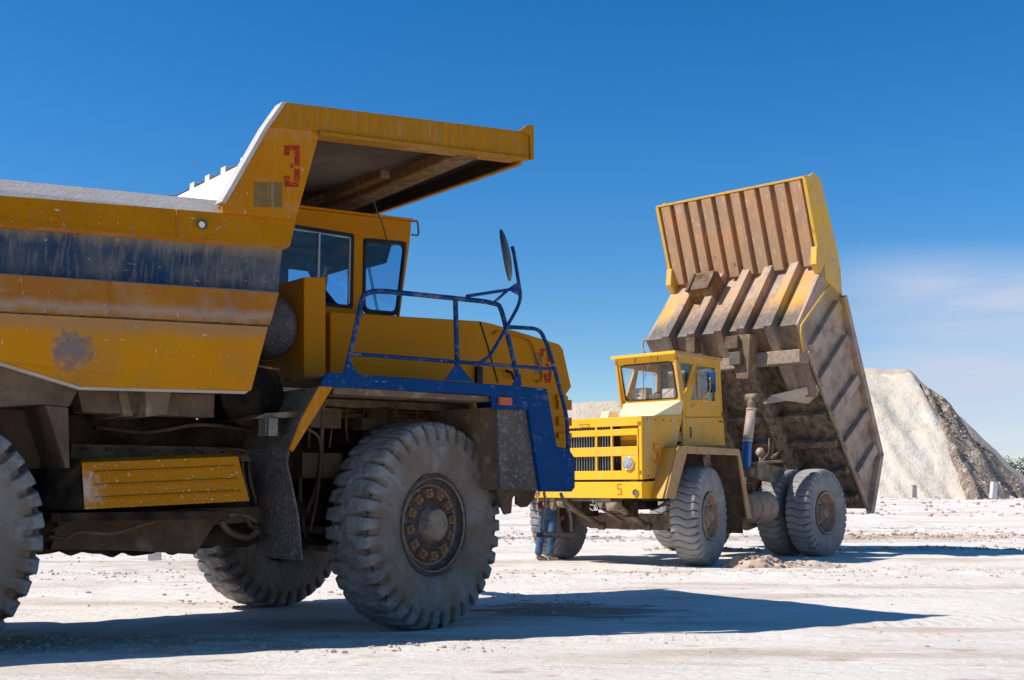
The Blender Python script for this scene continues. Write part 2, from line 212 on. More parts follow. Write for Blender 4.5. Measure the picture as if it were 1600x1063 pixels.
# ------------------------------------------------------------------ mesh building
class MB:
    def __init__(s): s.v = []; s.f = []; s.m = []; s.cur = 0; s.sm = []; s.smooth = False
    def add(s, vs, fs):
        o = len(s.v); s.v += [tuple(map(float, p)) for p in vs]
        for f in fs: s.f.append([o+i for i in f]); s.m.append(s.cur); s.sm.append(s.smooth)
        return s
    def box(s, x0, x1, y0, y1, z0, z1):
        vs = [(x, y, z) for z in (z0, z1) for y in (y0, y1) for x in (x0, x1)]
        return s.add(vs, [(0, 2, 3, 1), (4, 5, 7, 6), (0, 1, 5, 4), (2, 6, 7, 3), (0, 4, 6, 2), (1, 3, 7, 5)])
    def prism(s, poly, y0, y1):
        """poly of (x,z) extruded from y0 to y1"""
        n = len(poly); vs = [(x, y0, z) for x, z in poly]+[(x, y1, z) for x, z in poly]
        fs = [tuple(range(n)), tuple(range(2*n-1, n-1, -1))]+[(i, i+n, (i+1) % n+n, (i+1) % n) for i in range(n)]
        return s.add(vs, fs)
    def prismx(s, poly, x0, x1):
        n = len(poly); vs = [(x0, y, z) for y, z in poly]+[(x1, y, z) for y, z in poly]
        fs = [tuple(range(n)), tuple(range(2*n-1, n-1, -1))]+[(i, i+n, (i+1) % n+n, (i+1) % n) for i in range(n)]
        return s.add(vs, fs)
    def prismz(s, poly, z0, z1):
        n = len(poly); vs = [(x, y, z0) for x, y in poly]+[(x, y, z1) for x, y in poly]
        fs = [tuple(range(n)), tuple(range(2*n-1, n-1, -1))]+[(i, i+n, (i+1) % n+n, (i+1) % n) for i in range(n)]
        return s.add(vs, fs)
    def beam(s, p0, p1, w, h, up=(0, 0, 1)):
        p0 = Vector(p0); p1 = Vector(p1); d = (p1-p0).normalized(); u = Vector(up)
        a = d.cross(u)
        if a.length < 1e-4: a = d.cross(Vector((0, 1, 0)))
        a.normalize(); b = a.cross(d)
        vs = []
        for p in (p0, p1):
            for i, j in ((-1, -1), (1, -1), (1, 1), (-1, 1)): vs.append(p+a*(w/2*i)+b*(h/2*j))
        return s.add(vs, [(0, 1, 2, 3), (7, 6, 5, 4), (0, 4, 5, 1), (1, 5, 6, 2), (2, 6, 7, 3), (3, 7, 4, 0)])
    def tube(s, pts, r, n=10):
        pts = [Vector(p) for p in pts]; rings = []
        ref = None
        for i, p in enumerate(pts):
            d = (pts[min(i+1, len(pts)-1)]-pts[max(i-1, 0)]).normalized()
            if ref is None:
                ref = d.cross(Vector((0, 0, 1)))
                if ref.length < .1: ref = d.cross(Vector((1, 0, 0)))
            a = (ref-d*ref.dot(d)).normalized(); ref = a; b = d.cross(a)
            rr = r[i] if isinstance(r, (list, tuple)) else r
            rings.append([p+(a*math.cos(2*math.pi*k/n)+b*math.sin(2*math.pi*k/n))*rr for k in range(n)])
        vs = [q for ring in rings for q in ring]; fs = []
        for i in range(len(rings)-1):
            for k in range(n):
                fs.append((i*n+k, i*n+(k+1) % n, (i+1)*n+(k+1) % n, (i+1)*n+k))
        fs.append(tuple(range(n-1, -1, -1))); fs.append(tuple((len(rings)-1)*n+k for k in range(n)))
        o = s.smooth; s.smooth = True; s.add(vs, fs); s.smooth = o
        return s
    def lathe(s, prof, c=(0, 0, 0), axis='y', n=48, a0=0, a1=2*math.pi):
        """prof: (r, h) around an axis through c"""
        vs = []; fs = []; full = abs(a1-a0-2*math.pi) < 1e-6; m = n if full else n+1
        for r, h in prof:
            for k in range(m):
                t = a0+(a1-a0)*k/n; u, w = r*math.cos(t), r*math.sin(t)
                p = {'y': (u, h, w), 'z': (u, w, h), 'x': (h, u, w)}[axis]
                vs.append((p[0]+c[0], p[1]+c[1], p[2]+c[2]))
        for i in range(len(prof)-1):
            for k in range(n):
                fs.append((i*m+k, i*m+(k+1) % m, (i+1)*m+(k+1) % m, (i+1)*m+k))
        o = s.smooth; s.smooth = True; s.add(vs, fs); s.smooth = o
        return s
    def build(s, name, mats, parent=None, bevel=0., loc=None, smooth_angle=False):
        me = bpy.data.meshes.new(name); me.from_pydata(s.v, [], s.f)
        if not isinstance(mats, (list, tuple)): mats = [mats]
        for m in mats: me.materials.append(M[m] if isinstance(m, str) else m)
        for p, mi, sm in zip(me.polygons, s.m, s.sm): p.material_index = min(mi, len(mats)-1); p.use_smooth = sm
        bm = bmesh.new(); bm.from_mesh(me); bmesh.ops.recalc_face_normals(bm, faces=bm.faces); bm.to_mesh(me); bm.free()
        me.update()
        o = bpy.data.objects.new(name, me); col.objects.link(o)
        if parent: o.parent = parent
        if loc: o.location = loc
        if bevel:
            b = o.modifiers.new('bevel', 'BEVEL'); b.width = bevel; b.segments = 2; b.limit_method = 'ANGLE'; b.angle_limit = R(40)
        return o
def tag(o, label=None, cat=None, group=None, kind=None):
    if label: o['label'] = label
    if cat: o['category'] = cat
    if group: o['group'] = group
    if kind: o['kind'] = kind
    return o
def empty(name, loc, rz=0):
    o = bpy.data.objects.new(name, None); col.objects.link(o); o.location = loc; o.rotation_euler = (0, 0, rz); o.empty_display_size = .3
    return o
def children(o): return [c for c in bpy.data.objects if c.parent == o]
def copy_tree(o, parent=None):
    c = o.copy(); col.objects.link(c); c.parent = parent
    for ch in children(o): copy_tree(ch, c)
    return c
def arc(pts, k=6, f=.35):
    """round the inner corners of a polyline"""
    P = [Vector(p) for p in pts]; out = [P[0]]
    for i in range(1, len(P)-1):
        a = P[i].lerp(P[i-1], f); b = P[i].lerp(P[i+1], f)
        for j in range(k+1):
            t = j/k; out.append(a.lerp(P[i], t).lerp(P[i].lerp(b, t), t))
    out.append(P[-1]); return out
def curve(pts, k=6):
    """Catmull-Rom through points"""
    P = [Vector(p) for p in pts]; P = [P[0]*2-P[1]]+P+[P[-1]*2-P[-2]]; out = []
    for i in range(1, len(P)-2):
        for j in range(k):
            t = j/k
            out.append(.5*((2*P[i])+(P[i+1]-P[i-1])*t+(2*P[i-1]-5*P[i]+4*P[i+1]-P[i+2])*t*t+(3*P[i]-P[i-1]-3*P[i+1]+P[i+2])*t**3))
    out.append(P[-2]); return out

# ------------------------------------------------------------------ tyres and wheels (axle along y, outer face towards -y)
def tyre_mesh(name, Ro, W, rr, lugs, style, mat, seg=12, seed=0):
    hw = W/2
    key = [(-.62*hw, rr), (-.80*hw, rr+.03*Ro), (-.97*hw, rr+.16*Ro), (-1.02*hw, rr+.28*Ro), (-1.0*hw, .86*Ro), (-.95*hw, .935*Ro), (-.86*hw, .975*Ro), (-.7*hw, .992*Ro), (-.35*hw, Ro), (0, 1.003*Ro)]
    key = key+[(-y, r) for y, r in key[-2::-1]]
    prof = []
    for i in range(len(key)-1):
        k = 2 if i in (0, 1, 16, 17) else 3
        for j in range(k): t = j/k; prof.append((key[i][0]*(1-t)+key[i+1][0]*t, key[i][1]*(1-t)+key[i+1][1]*t))
    prof.append(key[-1])
    nt_ = lugs*seg; vs = []; mud = []
    def ss(a, b, x): t = max(0, min(1, (x-a)/(b-a))); return t*t*(3-2*t)
    for (y, r) in prof:
        u = y/hw; ar = ss(.80*Ro, .89*Ro, r)
        for k in range(nt_):
            th = 2*math.pi*k/nt_; ph = th*lugs/(2*math.pi)
            jit = .05*noise.noise(Vector((math.cos(th)*4+seed, math.sin(th)*4, u*2)))
            if style == 'block':
                side = .5 if u > 0 else 0.
                q = (ph+side+.22*abs(u)+jit) % 1; w = .10+.26*ss(.15, 1.0, abs(u)) if abs(u) > .12 else 0.
                dep = .062*Ro*ss(.12, .5, abs(u)) if r > .9*Ro else .05*Ro*ar
            else:
                q = (ph+.17*math.sin(u*4.0)+.12*u+jit) % 1; w = .10+.16*ss(.6, 1, abs(u)); dep = .035*Ro*ar if r < .95*Ro else .035*Ro
            e = .05 if style == 'block' else .08
            gmask = ss(0, e, q)*(1-ss(w, w+e, q)) if w > 0 else 0
            d = dep*gmask
            rag = .006*Ro*noise.noise(Vector((math.cos(th)*9+seed, math.sin(th)*9, u*5)))*(1 if r > .85*Ro else .25)
            n_r = 1. if abs(u) < .85 else .72; n_y = 0 if abs(u) < .85 else .7
            rad = r-d*n_r+rag
            if style == 'block' and r > .9*Ro: rad += .004*Ro*math.sin(ph*6.283)
            vs.append((rad*math.cos(th), y-math.copysign(d*n_y, y), rad*math.sin(th)))
            nz = .5+.5*noise.noise(Vector((math.cos(th)*3, math.sin(th)*3, u*1.5+seed)))
            m_ = gmask*ar*(.5+.5*nz)
            if style == 'block' and r < .93*Ro:
                n2_ = .5+.5*noise.noise(Vector((math.cos(th)*7, math.sin(th)*7, r*9+seed)))
                m_ = max(m_, min(1, max(0, (.6*nz+.4*n2_)*2.2-.45))*(.95 if r < .87*Ro else .55))
            elif r < .88*Ro: m_ = max(m_, .3*nz)
            mud.append(min(1, m_))
    fs = []
    for i in range(len(prof)-1):
        for k in range(nt_):
            fs.append((i*nt_+k, i*nt_+(k+1) % nt_, (i+1)*nt_+(k+1) % nt_, (i+1)*nt_+k))
    me = bpy.data.meshes.new(name); me.from_pydata(vs, [], fs)
    me.materials.append(M[mat]); me.polygons.foreach_set('use_smooth', [True]*len(fs))
    at = me.attributes.new('mud', 'FLOAT', 'POINT'); at.data.foreach_set('value', mud)
    bm = bmesh.new(); bm.from_mesh(me); bmesh.ops.recalc_face_normals(bm, faces=bm.faces); bm.to_mesh(me); bm.free()
    return me
T3 = tyre_mesh('tyre', 1.045, .62, .50, 36, 'block', 'rubber3', 18, 1)
T5 = tyre_mesh('tyre', .905, .52, .42, 38, 'wave', 'rubber5', 12, 5)

def wheel3(parent, loc, steer=0., flip=False, dish=0.):
    mb = MB()
    mb.lathe([(.50, .18), (.50, -.19), (.515, -.215), (.50, -.235), (.48, -.22), (.475, -.17), (.44, -.15), (.43, -.145+dish), (.22, -.145+dish), (.20, -.17+dish), (.18, -.18+dish), (.18, 0), (0.001, 0)], n=56)
    w = mb.build('wheel', 'hubdark', parent)
    w.location = loc; w.rotation_euler = (0, 0, steer+(math.pi if flip else 0))
    t = bpy.data.objects.new('tyre', T3); col.objects.link(t); t.parent = w; t.rotation_euler = (0, random.random()*6, 0)
    h = MB(); h.lathe([(.20, -.13+dish), (.19, -.16+dish), (.165, -.2+dish), (.16, -.27+dish), (.14, -.285+dish), (.05, -.29+dish), (.001, -.29+dish)], n=40)
    h.lathe([(.035, -.285+dish), (.03, -.30+dish), (.001, -.30+dish)], n=8)
    h.build('hub', 'hubtan', w)
    rg = MB(); rg.lathe([(.405, -.15+dish), (.40, -.175+dish), (.39, -.175+dish), (.385, -.15+dish)], n=56); rg.lathe([(.475, -.225), (.47, -.24), (.46, -.225)], n=56); rg.build('lock_ring', 'hubtan', w)
    cl = MB()
    cl.add([(-.05, -.145, -.055), (.05, -.145, -.055), (.055, -.145, .055), (-.055, -.145, .055), (-.04, -.205, -.045), (.04, -.205, -.045), (.043, -.20, .045), (-.043, -.20, .045)],
           [(0, 1, 2, 3), (7, 6, 5, 4), (0, 4, 5, 1), (1, 5, 6, 2), (2, 6, 7, 3), (3, 7, 4, 0)])
    cl.lathe([(.03, -.19), (.028, -.235), (.001, -.235)], n=6)
    cm = None
    for k in range(12):
        a = 2*math.pi*k/12+.13
        if cm is None: c = cl.build('wheel_clamp', 'nut', w, bevel=.006); cm = c
        else: c = cm.copy(); col.objects.link(c)
        c.parent = w; rad = .315
        c.location = (rad*math.cos(a), dish, rad*math.sin(a)); c.rotation_euler = (0, math.pi/2-a+random.uniform(-.15, .15), 0)
    return w
def wheel5(parent, loc, steer=0., flip=False, deep=0.):
    mb = MB()
    mb.lathe([(.42, .16), (.42, -.2), (.44, -.235), (.425, -.25), (.40, -.235), (.385, -.18), (.375, -.12+deep), (.24, -.12+deep), (.22, -.14+deep), (.20, -.145+deep), (.001, -.145+deep)], n=44)
    w = mb.build('wheel', 'rim5', parent); w.location = loc; w.rotation_euler = (0, 0, steer+(math.pi if flip else 0))
    t = bpy.data.objects.new('tyre', T5); col.objects.link(t); t.parent = w; t.rotation_euler = (0, random.random()*6, 0)
    h = MB(); h.lathe([(.19, -.14+deep), (.17, -.2+deep*.6), (.1, -.235+deep*.4), (.09, -.26+deep*.3), (.001, -.265+deep*.3)], n=32); h.build('hub', 'hubtan', w)
    nb = MB()
    nb.box(-.025, .025, -.17, -.11, -.03, .03); nb.lathe([(.017, -.165), (.016, -.195), (.001, -.195)], n=6)
    nm = None
    for k in range(12):
        a = 2*math.pi*k/12
        if nm is None: c = nb.build('wheel_nut', 'rim5', w); nm = c
        else: c = nm.copy(); col.objects.link(c)
        c.parent = w; c.location = (.30*math.cos(a), deep, .30*math.sin(a)); c.rotation_euler = (0, -a, 0)
    return w
def number(parent, name, fr, y, rects, mat, th=.004, xplane=None):
    """stencilled paint strokes given as survey rectangles on one flat panel"""
    mb = MB()
    for (x0, y0, x1, y1) in rects:
        P = [fr.X(px, py, xplane) if xplane is not None else fr.Y(px, py, y) for px, py in ((x0, y0), (x1, y0), (x1, y1), (x0, y1))]
        if xplane is not None:
            Q = [(p[0]+th, p[1], p[2]) for p in P]
        else:
            Q = [(p[0], p[1]+(-th if y < 0 else th), p[2]) for p in P]
        mb.add(P+Q, [(0, 1, 2, 3), (7, 6, 5, 4), (0, 4, 5, 1), (1, 5, 6, 2), (2, 6, 7, 3), (3, 7, 4, 0)])
    return mb.build(name, mat, parent)

# ================================================================== TRUCK 3 (near, body down)
t3 = empty('dump_truck', tuple(A.o), A.ang)
tag(t3, 'large yellow and blue dump truck in the foreground with a red 3', 'dump truck', 'yellow quarry dump trucks')
XR = -7.9
def edge(pl, pf, y):
    a_, b_ = A.Y(*pl, y), A.Y(*pf, y)
    k = (XR-a_[0])/(b_[0]-a_[0])
    r = tuple(a_[i]+(b_[i]-a_[i])*k for i in range(3))
    return [r, b_]
E0 = edge((0, 280), (346, 314), -1.93)
E1 = edge((0, 308), (463, 342), -2.05)
E1[1] = A.Y(463, 342, -2.05); e1m = A.Y(347, 336, -2.05); E1 = [edge((0, 308), (347, 336), -2.05)[0], E1[1]]
E2 = edge((0, 350), (453, 385), -2.11)
E2b = edge((0, 356), (441, 391), -2.03)
E3 = edge((0, 427), (434, 456), -1.98)
E4 = edge((0, 428.5), (436, 458), -2.07)
E5 = edge((0, 486), (422, 507.5), -2.13)
E6 = edge((0, 491), (414, 512), -2.05)
e7f = A.Y(387.5, 611.5, -1.99); e7m = A.Y(125, 604.5, -1.99); e7r0 = A.Y(0, 566, -1.99)
k = (XR-e7m[0])/(e7r0[0]-e7m[0]); e7r = tuple(e7m[i]+(e7r0[i]-e7m[i])*k for i in range(3))
BT = None
def strip(name, mat, e, f, parent, extra=None, th=.03, both=True):
    mb = MB()
    for s in ((1, -1) if both else (1,)):
        P = [e[0], e[1], f[1], f[0]] if not extra else [e[0], e[1], f[1], extra, f[0]]
        P = [(p[0], p[1]*s, p[2]) for p in P]
        Q = [(p[0], p[1]+th*s, p[2]) for p in P]
        n = len(P)
        mb.add(P+Q, [tuple(range(n)), tuple(range(2*n-1, n-1, -1))]+[(i, (i+1) % n, (i+1) % n+n, i+n) for i in range(n)])
    return mb.build(name, mat, parent)
# lower shell: tub with headboard, floor and tail
hb = [(e7f[0], e7f[2]), (E6[1][0], E6[1][2]), (E5[1][0]+.0, E5[1][2]), (E3[1][0], E3[1][2]), (E2b[1][0], E2b[1][2])]
visb = A.xz(500, 213, -2.05); sidef = A.xz(463, 343, -2.05)
mb = MB()
fr = [(e7f[0]-.02, e7f[2]+.01), (E3[1][0]-.03, E3[1][2]), (sidef[0]-.03, sidef[1]), (visb[0]-.02, visb[1]+.03)]
bk = [(x-.07, z) for x, z in fr]
for (p, q) in zip(fr[:-1], fr[1:]):
    mb.prism([p, q, (q[0]-.07, q[1]), (p[0]-.07, p[1])], -1.93, 1.93)
mb.prism([(e7f[0]-.03, e7f[2]+.03), (e7m[0], e7m[2]+.03), (e7r[0], e7r[2]+.03), (e7r[0], e7r[2]+.1), (e7m[0], e7m[2]+.1), (e7f[0]-.03, e7f[2]+.1)], -1.95, 1.95)
dump = mb.build('dump_body', 'brownlite', t3)
inner = MB()
xh = [(x-.075, z) for x, z in fr]
inner.prism([(p[0], p[1]) for p in xh]+[(p[0]-.02, p[1]) for p in xh[::-1]], -1.9, 1.9)
for s in (1, -1):
    inner.prism([(e7m[0], e7m[2]+.12), (xh[0][0]-.02, e7f[2]+.12), (xh[2][0]-.02, E0[1][2]), (XR, E0[0][2])] , s*1.84, s*1.88)
inner.build('inner_lining', 'white_dust', dump)
strip('top_rail_slope', 'dust_white', E0, [E1[0], e1m], dump)
strip('top_rail', 'body_top', [E1[0], E1[1]], E2, dump)
strip('rail_ledge', 'body_mid', E2, E2b, dump)
strip('blue_side_panel', 'body_blue', E2b, E3, dump)
strip('middle_ledge', 'dust_white', E3, E4, dump)
strip('middle_side_panel', 'body_mid', E4, E5, dump)
strip('lower_ledge', 'brownlite', E5, E6, dump)
mb = MB()
for s in (1, -1):
    P = [E6[0], E6[1], e7f, e7m, e7r]; P = [(p[0], p[1]*s, p[2]) for p in P]; Q = [(p[0], p[1]+.03*s, p[2]) for p in P]
    Q = [(p[0], p[1]-.06*s, p[2]) for p in P]
    mb.add(P+Q, [tuple(range(5)), (9, 8, 7, 6, 5)]+[(i, (i+1) % 5, (i+1) % 5+5, i+5) for i in range(5)])
mb.build('lower_side_panel', 'body_low', dump)
# bottom lip, thin and dusty
mb = MB()
for s in (1, -1):
    y = s*2.0
    mb.prism([(e7f[0], e7f[2]), (e7m[0], e7m[2]), (e7r[0], e7r[2]), (e7r[0], e7r[2]-.025), (e7m[0], e7m[2]-.025), (e7f[0]-.03, e7f[2]-.025)], min(y, y-.05*s), max(y, y-.05*s))
mb.build('bottom_lip', 'dust_white', dump)
# floor beams below the body
zb = e7f[2]-.03
mb = MB()
mb.prism([(e7f[0]-.22, zb), (e7m[0]+.05, zb-.02), (e7m[0]+.1, zb-.2), (e7f[0]-.22, zb-.2)], -1.78, -1.55)
mb.prism([(e7f[0]-.22, zb), (e7m[0]+.05, zb-.02), (e7m[0]+.1, zb-.2), (e7f[0]-.22, zb-.2)], 1.55, 1.78)
mb.build('floor_side_beam', 'brown', dump)
mb = MB()
def rib(xa, xb, z0, z1, y0=-1.9, y1=1.9): mb.box(xa, xb, y0, y1, z0, z1)
rib(-3.1+.1, -2.95+.1, zb-.16, zb, -1.6, 1.6); 
x0, z0 = A.xz(226, 612, -1.92); x1, z1 = A.xz(267, 612, -1.92)
mb.prism([(x0, zb), (x1, zb), (x1-.03, zb-.2), (x0+.02, zb-.23)], -1.93, 1.93)
x0, z0 = A.xz(186, 612, -1.82)
mb.prism([(x0, zb-.01), (x0+.08, zb-.01), (x0+.14, zb-.22), (x0+.05, zb-.22)], -1.8, 1.8)
mb.build('floor_cross_beam', 'brownlite', dump, bevel=.01)
# tail slope under-structure with its hanging guide bracket
q = [A.xz(*p, -1.9) for p in ((0, 570), (60, 585), (122, 606), (107, 636), (66, 632), (30, 634), (-60, 640), (-60, 545))]
mb = MB(); mb.prism(q, -1.93, -1.2); mb.prism(q, 1.2, 1.93)
mb.prism([(e7m[0]-.05, e7m[2]-.03), (e7r[0], e7r[2]-.03), (e7r[0], e7r[2]-.3), (e7m[0]-.3, e7m[2]-.25)], -1.2, 1.2)
mb.build('tail_floor_box', 'brown', dump, bevel=.01)
mb = MB()
tp = [A.Y(*p, -1.9) for p in ((71, 633), (107, 637), (109, 731), (103, 732))]
tq = [A.Y(*p, -1.3) for p in ((60, 645), (107, 648), (109, 731), (103, 732))]
mb.add([tp[0], tp[1], tp[2], tp[3]]+[(p[0]-.0, -1.3, p[2]) for p in tp], [(0, 1, 2, 3), (7, 6, 5, 4), (0, 4, 5, 1), (1, 5, 6, 2), (2, 6, 7, 3), (3, 7, 4, 0)])
mb.add([(p[0]-.04, -1.28, p[2]) for p in (tp[0], tp[1])]+[(tp[2][0]-.04, -1.28, tp[2][2]), (tp[3][0]-.35, -1.28, tp[3][2])]+[(tp[0][0]-.5, -1.2, tp[0][2]), (tp[1][0]-.04, -1.2, tp[1][2]), (tp[2][0]-.04, -1.2, tp[2][2]), (tp[3][0]-.35, -1.2, tp[3][2])],
       [(0, 1, 2, 3), (7, 6, 5, 4), (0, 4, 5, 1), (1, 5, 6, 2), (2, 6, 7, 3), (3, 7, 4, 0)])
mb.build('guide_bracket', 'brown', dump, bevel=.006)
mb = MB()
for (xa, ea, eb) in ((-2.9, E6, None), (-5.0, E6, None), (-3.3, E4, E5), (-2.75, E1, E2)):
    def on(e, x): t_ = (x-e[0][0])/(e[1][0]-e[0][0]); return tuple(e[0][i]+(e[1][i]-e[0][i])*t_ for i in range(3))
    p_ = on(ea, xa); q_ = on(eb, xa) if eb else (xa, -1.99, e7m[2]+.02 if xa > e7m[0] else e7m[2]+.35)
    n_ = 14; mb.tube([(p_[0]+random.uniform(-.004, .004), p_[1]+(q_[1]-p_[1])*i/n_-.001, p_[2]+(q_[2]-p_[2])*i/n_) for i in range(n_+1)], .009, 6)
mb.build('weld_seam', 'body_mid', dump)
# see-through lifting hole and little marks on the rail
mb = MB(); c = A.Y(315, 351, -2.085); mb.lathe([(.048, -.004), (.04, -.006), (.001, -.006)], c=(c[0], c[1]-.02, c[2]), n=20); lh = mb.build('lifting_hole', 'brown', dump); mb = MB(); mb.lathe([(.028, -.002), (.001, -.002)], c=(c[0]-.01, c[1]-.028, c[2]-.008), n=16); mb.build('hole_bottom', 'white', lh)
# canopy
mb = MB()
sp = [A.xz(*p, -2.08) for p in ((346, 316), (349, 333), (462, 343.5), (498, 213.5), (504, 196), (421, 185))]
mb.prism(sp, -2.08, -2.04); mb.prism(sp, 2.04, 2.08)
side = mb.build('canopy_side_plate', 'yellow', dump)
mb = MB()
ef = [A.xz(*p, -2.10) for p in ((345, 316), (413, 198), (440, 160), (447, 160), (417, 203), (352, 318))]
mb.prism(ef, -2.12, -1.98); mb.prism(ef, 1.98, 2.12)
mb.build('canopy_rear_flange', 'dust_white', side)
sk = [A.xz(*p, -2.09) for p in ((414, 197), (441, 160), (810, 205.5), (829.5, 209), (829.5, 250.5), (818, 250), (500, 211), (499, 205))]
mb = MB(); mb.prism(sk, -2.11, -2.05); mb.prism(sk, 2.05, 2.11)
l0 = A.xz(499, 212, -2.11); l1 = A.xz(822, 251.5, -2.11)
for s in (1, -1):
    mb.prism([l0, l1, (l1[0], l1[1]+.035), (l0[0], l0[1]+.035)], *sorted((s*2.14, s*1.95)))
skirt = mb.build('canopy_skirt', 'canopy', dump, bevel=.004)
xf = l1[0]
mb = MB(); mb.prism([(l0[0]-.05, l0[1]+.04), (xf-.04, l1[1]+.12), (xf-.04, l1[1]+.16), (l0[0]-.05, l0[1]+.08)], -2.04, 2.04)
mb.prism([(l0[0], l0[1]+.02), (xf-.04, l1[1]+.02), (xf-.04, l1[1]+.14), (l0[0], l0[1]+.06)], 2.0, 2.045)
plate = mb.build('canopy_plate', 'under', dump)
mb = MB()
mb.box(xf-.035, xf+.0, -2.04, 2.04, l1[1]-.01, l1[1]+.25)
mb.box(xf-.06, xf-.0, -2.04, 2.04, l1[1]-.035, l1[1]-.012)
up = [A.Y(*p, -2.1) for p in ((808, 206), (820, 197), (827, 196), (831, 199), (831, 251), (826, 251), (825, 213))]
mb.prism([(p[0], p[2]) for p in up], -2.14, -2.115); mb.prism([(p[0], p[2]) for p in up], 2.115, 2.14)
mb.build('canopy_front_lip', 'canopy', dump, bevel=.004)
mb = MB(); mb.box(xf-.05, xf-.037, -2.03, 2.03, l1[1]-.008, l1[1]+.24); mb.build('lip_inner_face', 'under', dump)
# beams under the canopy
bx, bz = A.xz(731, 243, -2.04)
mb = MB(); mb.beam((bx, -2.03, bz+.07), (bx-.02, 2.03, bz-.05), .26, .17)
mb.build('canopy_beam', 'beam', dump, bevel=.012)
e_b = A.Z(603, 272, bz+.03)
mb = MB(); mb.beam((e_b[0], e_b[1], bz+.06), (e_b[0]-.02, 2.03, bz-.02), .13, .14)
mb.build('canopy_beam', 'beam', dump, bevel=.012)
# stepped rib ends on top of the headboard
for px, py in ((389, 241), (358, 255), (333, 268), (309, 284)):
    yy = A.X(px, py, visb[0]-.03)[1]
    mb = MB(); mb.box(visb[0]-.10, visb[0]+.05, yy-.06, yy+.06, visb[1]+.02, visb[1]+.115); mb.build('canopy_rib_end', 'white_dust', dump, bevel=.01)
# number and faded patch
def cr(lst, s, ox, oy): return [(x0/s+ox, y0/s+oy, x1/s+ox, y1/s+oy) for x0, y0, x1, y1 in lst]
number(side, 'number_marking', A, -2.081, cr([(1422, 314, 1498, 336), (1422, 336, 1447, 362), (1473, 340, 1498, 414), (1452, 404, 1466, 424), (1470, 430, 1497, 490), (1420, 465, 1447, 500), (1424, 496, 1492, 520)], 3.2, 0, 130), 'red')
number(side, 'faded_patch', A, -2.081, [(397, 285, 441, 324)], 'patch', th=.002)
# wire hanging from canopy to cab
mb = MB()
mb.tube(curve([A.Y(583, 312, -.6), A.Y(589, 330, -.5), A.Y(598, 352, -.4), A.Y(604, 374, -.25)]), .008, 6)
mb.tube(curve([A.Y(541, 266, -.6), A.Y(560, 268, -.6), A.Y(573, 262, -.6), A.Y(584, 270, -.6)]), .012, 6)
mb.build('hanging_wire', 'brown', dump)

# ---------------- cab
cab_y0, cab_y1 = -.2, 1.75
def cz(px, py): return A.xz(px, py, cab_y0)
TR = cz(643, 346.5); BR = cz(624, 500); TL = (-1.05, cz(525, 334)[1]-.03); BL = (-1.05, BR[1])
win1 = [cz(*p) for p in ((441, 366), (556, 368), (554, 483), (445, 471))]
w1t = cz(553, 366); w1b = cz(553, 483); w1l = -.98
w2 = [cz(*p) for p in ((568, 372), (635, 378), (622, 494), (567, 489))]
mb = MB()
th = .06
def cabwall(y0, y1):
    zt = TR[1]; 
    x_w1r = w1t[0]; x_w2l = w2[0][0]; x_w2r_t = w2[1][0]; x_w2r_b = w2[2][0]
    ztopw = w1t[1]; zbotw = w1b[1]
    zl = TL[1]
    # header, sill, pillars
    mb.prism([(TL[0], zl), (TR[0], zt), (TR[0]-.02, w2[1][1]+.0), (x_w2l, w2[0][1]), (x_w1r, ztopw), (TL[0], ztopw-.03)], y0, y1)
    mb.prism([(TL[0], 2.6), (TL[0], zbotw), (x_w1r, zbotw), (x_w2l, w2[3][1]), (w2[2][0], w2[2][1]), (BR[0], BR[1]), (BR[0]-.02, 2.6)], y0, y1)
    mb.prism([(x_w1r, zbotw), (x_w1r, ztopw), (x_w2l, w2[0][1]), (x_w2l, w2[3][1])], y0, y1)
    mb.prism([(w2[2][0], w2[2][1]), (w2[1][0], w2[1][1]), (TR[0]-.02, w2[1][1]), (BR[0], BR[1])], y0, y1)
    mb.prism([(TL[0], zbotw), (TL[0]+.06, zbotw), (TL[0]+.06, ztopw-.03), (TL[0], ztopw-.03)], y0, y1)
cabwall(cab_y0, cab_y0+.05); cabwall(cab_y1-.05, cab_y1)
# front frame (open windscreen), rear frame, roof
def slab(x0, x1, y0, y1, z0, z1): mb.box(x0, x1, y0, y1, z0, z1)
zt = TR[1]
mb.prism([(BR[0]-.04, BR[1]-.02), (BR[0], BR[1]-.02), (BR[0]-.02, 2.6), (BR[0]-.06, 2.6)], cab_y0+.05, cab_y1-.05)
mb.prism([(TR[0]-.05, w2[1][1]+.02), (TR[0]-.01, w2[1][1]+.02), (TR[0]-.0, zt-.01), (TR[0]-.05, zt-.01)], cab_y0+.05, cab_y1-.05)
slab(TL[0]+.005, TL[0]+.05, cab_y0+.05, cab_y1-.05, 2.6, w1b[1]+.05); slab(TL[0]+.005, TL[0]+.05, cab_y0+.05, cab_y1-.05, w1t[1]-.1, zt-.12)
cab = mb.build('cab', 'yellow_clean', t3, bevel=.006)
mb = MB(); mb.prism([(TL[0]-.05, TL[1]+.0), (TR[0]+.02, zt+.0), (TR[0]+.0, zt+.03), (TL[0]-.05, TL[1]+.03)], cab_y0-.04, cab_y1+.04)
mb.build('roof', 'yellow_clean', cab, bevel=.01)
